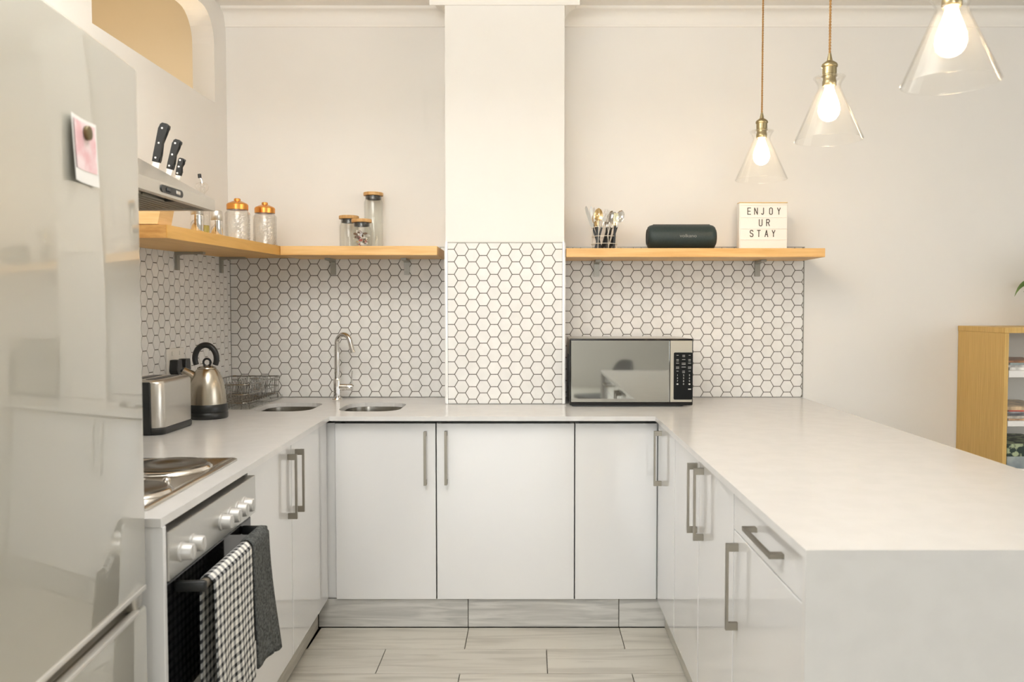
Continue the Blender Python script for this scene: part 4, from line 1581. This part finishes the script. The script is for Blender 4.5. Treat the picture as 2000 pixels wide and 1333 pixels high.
# speaker
s0, s1, sy, sr = .5305, .8365, 3.735, .0565
sz = SZ + sr
sk = thing('bluetooth_speaker', 'dark teal cylindrical wireless speaker lying on the right shelf', 'speaker', ((s0 + s1) / 2, sy, SZ))
b = new()
n = 40
prof = [(0, s0 + .004), (.030, s0 + .002), (.040, s0 + .001), (.047, s0 + .003), (.052, s0 + .009), (.0550, s0 + .018), (sr, s0 + .030), (sr, s1 - .030), (.0550, s1 - .018), (.052, s1 - .009), (.047, s1 - .003), (.040, s1 - .001), (.030, s1 - .002), (0, s1 - .004)]
lathe(b, [(r, h) for r, h in prof], (0, sy, sz), n, (1, 0, 0))
obj('body', b, 'speaker', sk, smooth=True, angle=50)
for xx, sgn in ((s0, -1), (s1, 1)):
    b = new()
    tube(b, [(xx + sgn * -.0005, sy + .036 * math.cos(2 * PI * i / 32), sz + .036 * math.sin(2 * PI * i / 32)) for i in range(32)], .0028, 6, closed=True)
    obj('end_ring', b, 'black', sk, smooth=True)
for xx in (.60, .77):
    b = new(); box(b, xx - .02, xx + .02, sy - .012, sy + .012, SZ + .0004, SZ + .003)
    obj('foot', b, 'black', sk)
b = new(); box(b, .555, .812, sy - .010, sy + .010, sz + sr - .002, sz + sr + .0015, .001)
obj('button_strip', b, 'black', sk)
tb_ = text_mesh('volkano', .0205, .0006, 1.18)
tb_.transform(front(.706, sy - sr + .0006, sz + .002))
obj('logo', tb_, 'grey_print', sk, label='grey lettering on the speaker front')

# letter box
lx0, lx1, ly0, ly1, lz0, lz1 = .948, 1.167, 3.735, 3.782, SZ + .0003, SZ + .2155
lb = thing('letter_board', 'small white cinema light box with black letters on the shelf', 'sign', ((lx0 + lx1) / 2, 3.76, SZ))
b = new(); box(b, lx0, lx1, ly0 + .004, ly1, lz0, lz1 - .003, .002, 2)
obj('case', b, 'white_plastic', lb, smooth=True)
b = new(); box(b, lx0 + .001, lx1 - .0005, ly0 + .001, ly1, lz1 - .003, lz1)
obj('top_strip', b, 'gold_edge', lb, label='thin golden strip along the top')
rows_z = [lz1 - .003, lz1 - .016, 0, 0, 0]
zr = [lz0 + .004, lz0 + .046, lz0 + .0955, lz0 + .146, lz1 - .014]
for k in range(4):
    b = new(); box(b, lx0 + .004, lx1 - .004, ly0, ly0 + .005, zr[k] + .0012, zr[k + 1] - .0012)
    obj('panel', b, 'box_face', lb)
for zz in zr[1:]:
    b = new(); box(b, lx0 + .003, lx1 - .003, ly0 - .0028, ly0 + .005, zz - .0012, zz + .0012)
    obj('rail', b, 'white_plastic', lb)
for zz in (.155, .105):
    b = new(); box(b, lx1, lx1 + .004, ly0 + .018, ly0 + .028, lz0 + zz - .006, lz0 + zz + .004, .001)
    obj('switch', b, 'black', lb)
GL = {'E': [[(1, 0), (0, 0), (0, 2), (1, 2)], [(0, 1), (.85, 1)]], 'N': [[(0, 0), (0, 2), (1, 0), (1, 2)]],
      'J': [[(.15, .25), (.3, .02), (.62, .02), (.8, .3), (.8, 2)]],
      'O': [[(0, .3), (.25, 0), (.75, 0), (1, .3), (1, 1.7), (.75, 2), (.25, 2), (0, 1.7), (0, .3)]],
      'Y': [[(0, 2), (.5, 1)], [(1, 2), (.5, 1), (.5, 0)]], 'U': [[(0, 2), (0, .3), (.25, 0), (.75, 0), (1, .3), (1, 2)]],
      'R': [[(0, 0), (0, 2), (.7, 2), (1, 1.75), (1, 1.3), (.7, 1.02), (0, 1.02)], [(.55, 1.02), (1, 0)]],
      'S': [[(0, .35), (.25, 0), (.75, 0), (1, .3), (1, .7), (.75, .98), (.25, 1.1), (0, 1.35), (0, 1.7), (.25, 2), (.75, 2), (1, 1.65)]],
      'T': [[(0, 2), (1, 2)], [(.5, 2), (.5, 0)]], 'A': [[(0, 0), (.5, 2), (1, 0)], [(.2, .7), (.8, .7)]]}


def letter(ch, xc, zc, wd, ht):
    b = new()
    th = .0035
    for st in GL[ch]:
        P_ = [Vector((xc - wd / 2 + u * wd, zc - ht / 2 + v_ * ht / 2)) for u, v_ in st]
        for p, q in zip(P_, P_[1:]):
            d = (q - p).normalized()
            nn = Vector((-d.y, d.x)) * th / 2
            e0, e1 = p - d * th * .4, q + d * th * .4
            extrude_poly(b, [(c.x, ly0 - .0012, c.y) for c in (e0 + nn, e1 + nn, e1 - nn, e0 - nn)], (0, .0010, 0))
    obj('letter', b, 'letter', lb)


def lpx(px):
    return lx0 + (px - 1445.3) * (lx1 - lx0) / (1536.6 - 1445.3)


for word, xs, zc in (('ENJOY', (1463.5, 1476.4, 1489.0, 1504.7, 1519.6), lz0 + .1745), ('UR', (1485.4, 1499.3), lz0 + .1225), ('STAY', (1468.5, 1482.2, 1496.6, 1510.0), lz0 + .0735)):
    for ch, px in zip(word, xs):
        letter(ch, lpx(px), zc, .0128, .0285)

# ------------------------------------------------------------------ pendants


def pendant(x, y, z0, label):
    t = thing('pendant_lamp', label, 'lamp', (x, y, z0), 0, 'glass cone pendants over the peninsula')
    R = .0975
    b = new()
    o_ = [(R, .0), (R + .0012, .002), (R - .0005, .006), (.034, .150), (.0325, .157), (.0335, .164), (.038, .174), (.0455, .185), (.046, .1875), (.044, .1885), (.026, .1865)]
    i_ = [(.026, .1840), (.0425, .1855), (.0355, .1745), (.031, .164), (.030, .157), (.0315, .1495), (R - .003, .006), (R - .003, .002), (R, .0)]
    lathe(b, o_ + i_, (x, y, z0), 56)
    obj('glass_shade', b, 'shade_glass', t, smooth=True, angle=60)
    b = new(); lathe(b, [(0, .161), (.0185, .161), (.0205, .164), (.0205, .176), (.0185, .179), (.0185, .190), (.0225, .1905), (.0225, .194), (.0205, .196), (.0205, .216), (.0228, .2175), (.0235, .222), (.0215, .227), (.0135, .233), (.0085, .236), (.0055, .251), (.0042, .258), (0, .258)], (x, y, z0), 32)
    obj('socket', b, 'brass', t, smooth=True, angle=35)
    b = new(); lathe(b, [(0, .057), (.010, .0585), (.020, .064), (.028, .075), (.0315, .089), (.0300, .104), (.0245, .122), (.0175, .140), (.0130, .155), (.0125, .162)], (x, y, z0), 28)
    obj('bulb', b, 'bulb', t, smooth=True)
    b = new()
    H = ZC - .022 - (z0 + .255)
    k = int(H / .0022)
    for ph in (0, PI):
        pts = []
        for i in range(k + 1):
            zz = z0 + .255 + H * i / k
            a = ph + 2 * PI * (H * i / k) / .0175
            pts.append((x + .0019 * math.cos(a), y + .0019 * math.sin(a), zz))
        tube(b, pts, .0020, 5)
    obj('cord', b, 'cord', t, smooth=True)
    b = new(); lathe(b, [(0, ZC - .024), (.020, ZC - .024), (.045, ZC - .018), (.047, ZC - .0005), (0, ZC - .0005)], (x, y, 0), 32)
    obj('ceiling_rose', b, 'brass', t, smooth=True)


pendant(.894, 3.196, 1.795, 'farthest clear glass cone pendant, hanging in front of the letter sign')
pendant(.893, 2.476, 1.800, 'middle one of the three clear glass cone pendants')
pendant(.895, 1.767, 1.776, 'nearest and largest-looking clear glass cone pendant, its socket cut off above')

# ------------------------------------------------------------------ bookcase with magazines, plant
kx0, kx1, by0, by1, bz = 2.051, 2.851, 3.538, 3.926, 1.215
bc = thing('bookcase', 'oak bookcase with white inside against the back wall beyond the peninsula', 'bookcase', ((kx0 + kx1) / 2, 3.73, 0))
b = new(); box(b, kx0, kx0 + .018, by0, by1, 0, bz - .024, .0008)
obj('side_panel', b, 'oak', bc)
b = new(); box(b, kx1 - .018, kx1, by0, by1, 0, bz - .024, .0008)
obj('side_panel', b, 'oak', bc)
b = new(); box(b, kx0 - .002, kx1 + .002, by0 - .003, by1, bz - .024, bz, .001)
obj('top_board', b, 'oak', bc)
b = new(); box(b, kx0 + .018, kx1 - .018, by1 - .012, by1, .05, bz - .024)
obj('back_board', b, 'white_room', bc)
b = new(); box(b, kx0 + .018, kx0 + .022, by0 + .02, by1 - .012, .05, bz - .024)
obj('inner_lining', b, 'white_room', bc)
SHZ = [(1.028, .030), (.808, .024), (.598, .024), (.34, .024), (.06, .03)]
for z, th in SHZ:
    b = new(); box(b, kx0 + .0222, kx1 - .018, by0 + .004, by1 - .012, z - th, z, .001)
    obj('shelf', b, 'carcass', bc)


def magazine(x, y, z, w_, d_, h, rz, cover, label, tilt=0.0, group='magazines in the bookcase'):
    t = thing('magazine', label, 'magazine', (x + w_ / 2, y + d_ / 2, z), rz, group)
    nm = 'cover_%d' % len(M)
    M[nm] = noise_color(mat(nm, cover, .3), tuple(c * .55 for c in cover), tuple(min(1, c * 1.3) for c in cover), nscale=22, detail=3)
    mx = Matrix.Translation((x + w_ / 2, y + d_ / 2, z)) @ Matrix.Rotation(rz, 4, 'Z') @ Matrix.Rotation(tilt, 4, 'Y')
    b = new(); box(b, -w_ / 2 + .001, w_ / 2 - .001, -d_ / 2 + .002, d_ / 2 - .002, .0007, h - .0007)
    obj('pages', b, 'paper', t, xf=mx)
    b = new()
    box(b, -w_ / 2, w_ / 2, -d_ / 2, d_ / 2, h - .0008, h)
    box(b, -w_ / 2, w_ / 2, -d_ / 2, d_ / 2, 0, .0008)
    box(b, -w_ / 2, w_ / 2, -d_ / 2 - .0006, -d_ / 2, 0, h)
    obj('cover', b, nm, t, xf=mx)


mxx = kx0 + .026
z = 1.0283
for h, c, rz, lab in ((.012, (.72, .71, .67), .02, 'white magazine at the bottom of the top shelf pile'),
                      (.010, (.66, .65, .62), -.03, 'off-white magazine second from the bottom on the top shelf'),
                      (.009, (.30, .36, .36), .03, 'bluish grey magazine near the top of the top shelf pile'),
                      (.009, (.42, .20, .10), -.05, 'rust brown magazine topmost on the top shelf')):
    magazine(mxx + .008, 3.565, z, .21, .28, h, rz, c, lab)
    z += h + .0004
z = .8083
for h, c, rz, lab in ((.007, (.52, .33, .20), .02, 'tan magazine at the bottom of the middle shelf pile'),
                      (.012, (.70, .66, .58), -.02, 'cream magazine second from the bottom on the middle shelf'),
                      (.010, (.10, .10, .11), .04, 'black and grey magazine in the middle shelf pile'),
                      (.008, (.30, .30, .31), -.04, 'grey magazine above the black one on the middle shelf'),
                      (.005, (.62, .10, .07), .02, 'thin red edged magazine on the middle shelf'),
                      (.016, (.62, .47, .30), -.03, 'beige magazine topmost on the middle shelf')):
    magazine(mxx + .008, 3.565, z, .21, .28, h, rz, c, lab)
    z += h + .0004
M['book_green'] = noise_color(mat('book_green', (.1, .2, .1), .35), (.012, .03, .022), (.36, .42, .26), nscale=34, detail=2, lo=.46, hi=.56)
for z, h, m_, lab in ((.5983, .052, None, 'grey blue book under the green patterned book in the bookcase'), (.6507, .055, 'book_green', 'thick book with dark green leaf pattern on the lower shelf')):
    if m_ is None:
        M['book_blue'] = noise_color(mat('book_blue', (.2, .25, .27), .35), (.16, .20, .22), (.34, .38, .38), nscale=12)
        m_ = 'book_blue'
    t = thing('book', lab, 'book', (mxx + .13, 3.70, z), 0, 'books on the lower shelf')
    b = new(); box(b, mxx + .008, mxx + .236, 3.562, 3.85, z + .004, z + h - .004)
    obj('pages', b, 'paper', t)
    b = new()
    box(b, mxx + .004, mxx + .240, 3.555, 3.854, z + .0002, z + .004)
    box(b, mxx + .004, mxx + .240, 3.555, 3.854, z + h - .004, z + h)
    box(b, mxx + .004, mxx + .240, 3.555, 3.560, z + .004, z + h - .004)
    obj('cover', b, m_, t)

px, py, pz = 2.44, 3.75, bz + .0005
pt = thing('potted_plant', 'potted plant with narrow arching leaves on top of the bookcase', 'plant', (px, py, pz))
b = new(); lathe(b, [(0, 0), (.055, 0), (.060, .004), (.075, .115), (.078, .12), (.072, .12), (.068, .105), (0, .105)], (px, py, pz), 32)
pot = obj('pot', b, 'pot', pt, smooth=True)
b = new(); lathe(b, [(.0685, .1055), (.03, .109), (0, .110)], (px, py, pz), 24)
obj('soil', b, 'soil', pt, smooth=True)


def leaf(tip, mid, wd):
    b = new()
    p0 = Vector((px, py, pz + .108))
    pm, p2 = Vector(mid), Vector(tip)
    prev = None
    n = 14
    for i in range(n + 1):
        s = i / n
        c = p0 * (1 - s) ** 2 + pm * 2 * s * (1 - s) + p2 * s * s
        d = ((pm - p0) * (1 - s) + (p2 - pm) * s).normalized()
        side = d.cross(Vector((0, 1, .25))).normalized()
        w_ = wd * (math.sin(PI * min(1, .12 + s * .9)) ** .8) * .5 + .0006
        up = side.cross(d).normalized()
        cur = [b.verts.new(c + side * w_), b.verts.new(c + up * w_ * .28), b.verts.new(c - side * w_), b.verts.new(c - up * (.0006) + up * w_ * .20)]
        if prev:
            bridge(b, prev, cur)
        prev = cur
    return obj('leaf', b, 'leaf', pt, smooth=True)


leaf((2.207, 3.74, 1.352), (2.26, 3.74, 1.50), .030)
leaf((2.236, 3.72, 1.372), (2.30, 3.73, 1.47), .024)
for i in range(9):
    a = 2 * PI * i / 9 + .4
    r = .17 + .05 * ((i * 7) % 3)
    dxx = r * math.cos(a)
    if dxx < -.12:
        dxx = -.12
    dyy = min(.10, .5 * r * math.sin(a))
    leaf((px + dxx, py + dyy, pz + .20 + .06 * ((i * 5) % 4)), (px + dxx * .45, py + dyy * .45, pz + .33 + .04 * (i % 3)), .026)

# ------------------------------------------------------------------ chair behind the waterfall end (seen in the microwave door)
hx, hy = .67, -.75
ch = thing('dining_chair', 'grey moulded chair with rounded back behind the waterfall end, mirrored in microwave', 'chair', (hx, hy, 0))
b = new()
extrude_poly(b, [(x, y, .435) for x, y in rounded_rect(hx - .22, hx + .22, hy - .21, hy + .21, .09, 6)], (0, 0, .028))
obj('seat', b, 'curtain', ch)
b = new()
ga, gb = [], []
for i in range(13):
    u = -1 + 2 * i / 12
    hgt = .80 - .10 * u ** 4
    yb = hy - .23 + .055 * u * u
    x = hx + .20 * u
    ga.append([b.verts.new((x, yb + .05 - .03 * k, .47 + (hgt - .47) * k / 5 * 1.0)) if False else b.verts.new((x, yb - .012 * k, .50 + (hgt - .50) * k / 5)) for k in range(6)])
    gb.append([b.verts.new((x, yb - .012 * k - .014, .50 + (hgt - .50) * k / 5)) for k in range(6)])
for A_, flip in ((ga, 0), (gb, 1)):
    for i in range(12):
        for k in range(5):
            b.faces.new((A_[i][k], A_[i + 1][k], A_[i + 1][k + 1], A_[i][k + 1]))
for i in range(12):
    for k in (0, 5):
        b.faces.new((ga[i][k], ga[i + 1][k], gb[i + 1][k], gb[i][k]))
for k in range(5):
    for i in (0, 12):
        b.faces.new((ga[i][k], ga[i][k + 1], gb[i][k + 1], gb[i][k]))
obj('backrest', b, 'curtain', ch, smooth=True)
for sx in (-1, 1):
    b = new(); tube(b, [(hx + sx * .15, hy - .16, .436), (hx + sx * .17, hy - .232, .60)], .009, 8)
    obj('back_support', b, 'black', ch, smooth=True)
    for sy in (-1, 1):
        b = new(); tube(b, [(hx + sx * .16, hy + sy * .15, .436), (hx + sx * .20, hy + sy * .19, .0005)], [.012, .009], 10)
        obj('leg', b, 'black', ch, smooth=True)
ch.rotation_euler.z = 1.2

# ------------------------------------------------------------------ added tray carrying the fill lights over the aisle, above the frame
t = thing('tray_lamp', 'flat square white tray lamp hung on wires above the kitchen aisle', 'lamp', (-.6, 1.4, 2.266))
b = new(); box(b, -1.12, -.08, .88, 1.92, 2.266, 2.294, .004, 2)
obj('tray', b, 'frame_white', t)
for x in (-1.08, -.12):
    for y in (.92, 1.88):
        b = new(); tube(b, [(x, y, 2.292), (x, y, ZC - .0005)], .0015, 6)
        obj('wire', b, 'chrome', t, smooth=True)
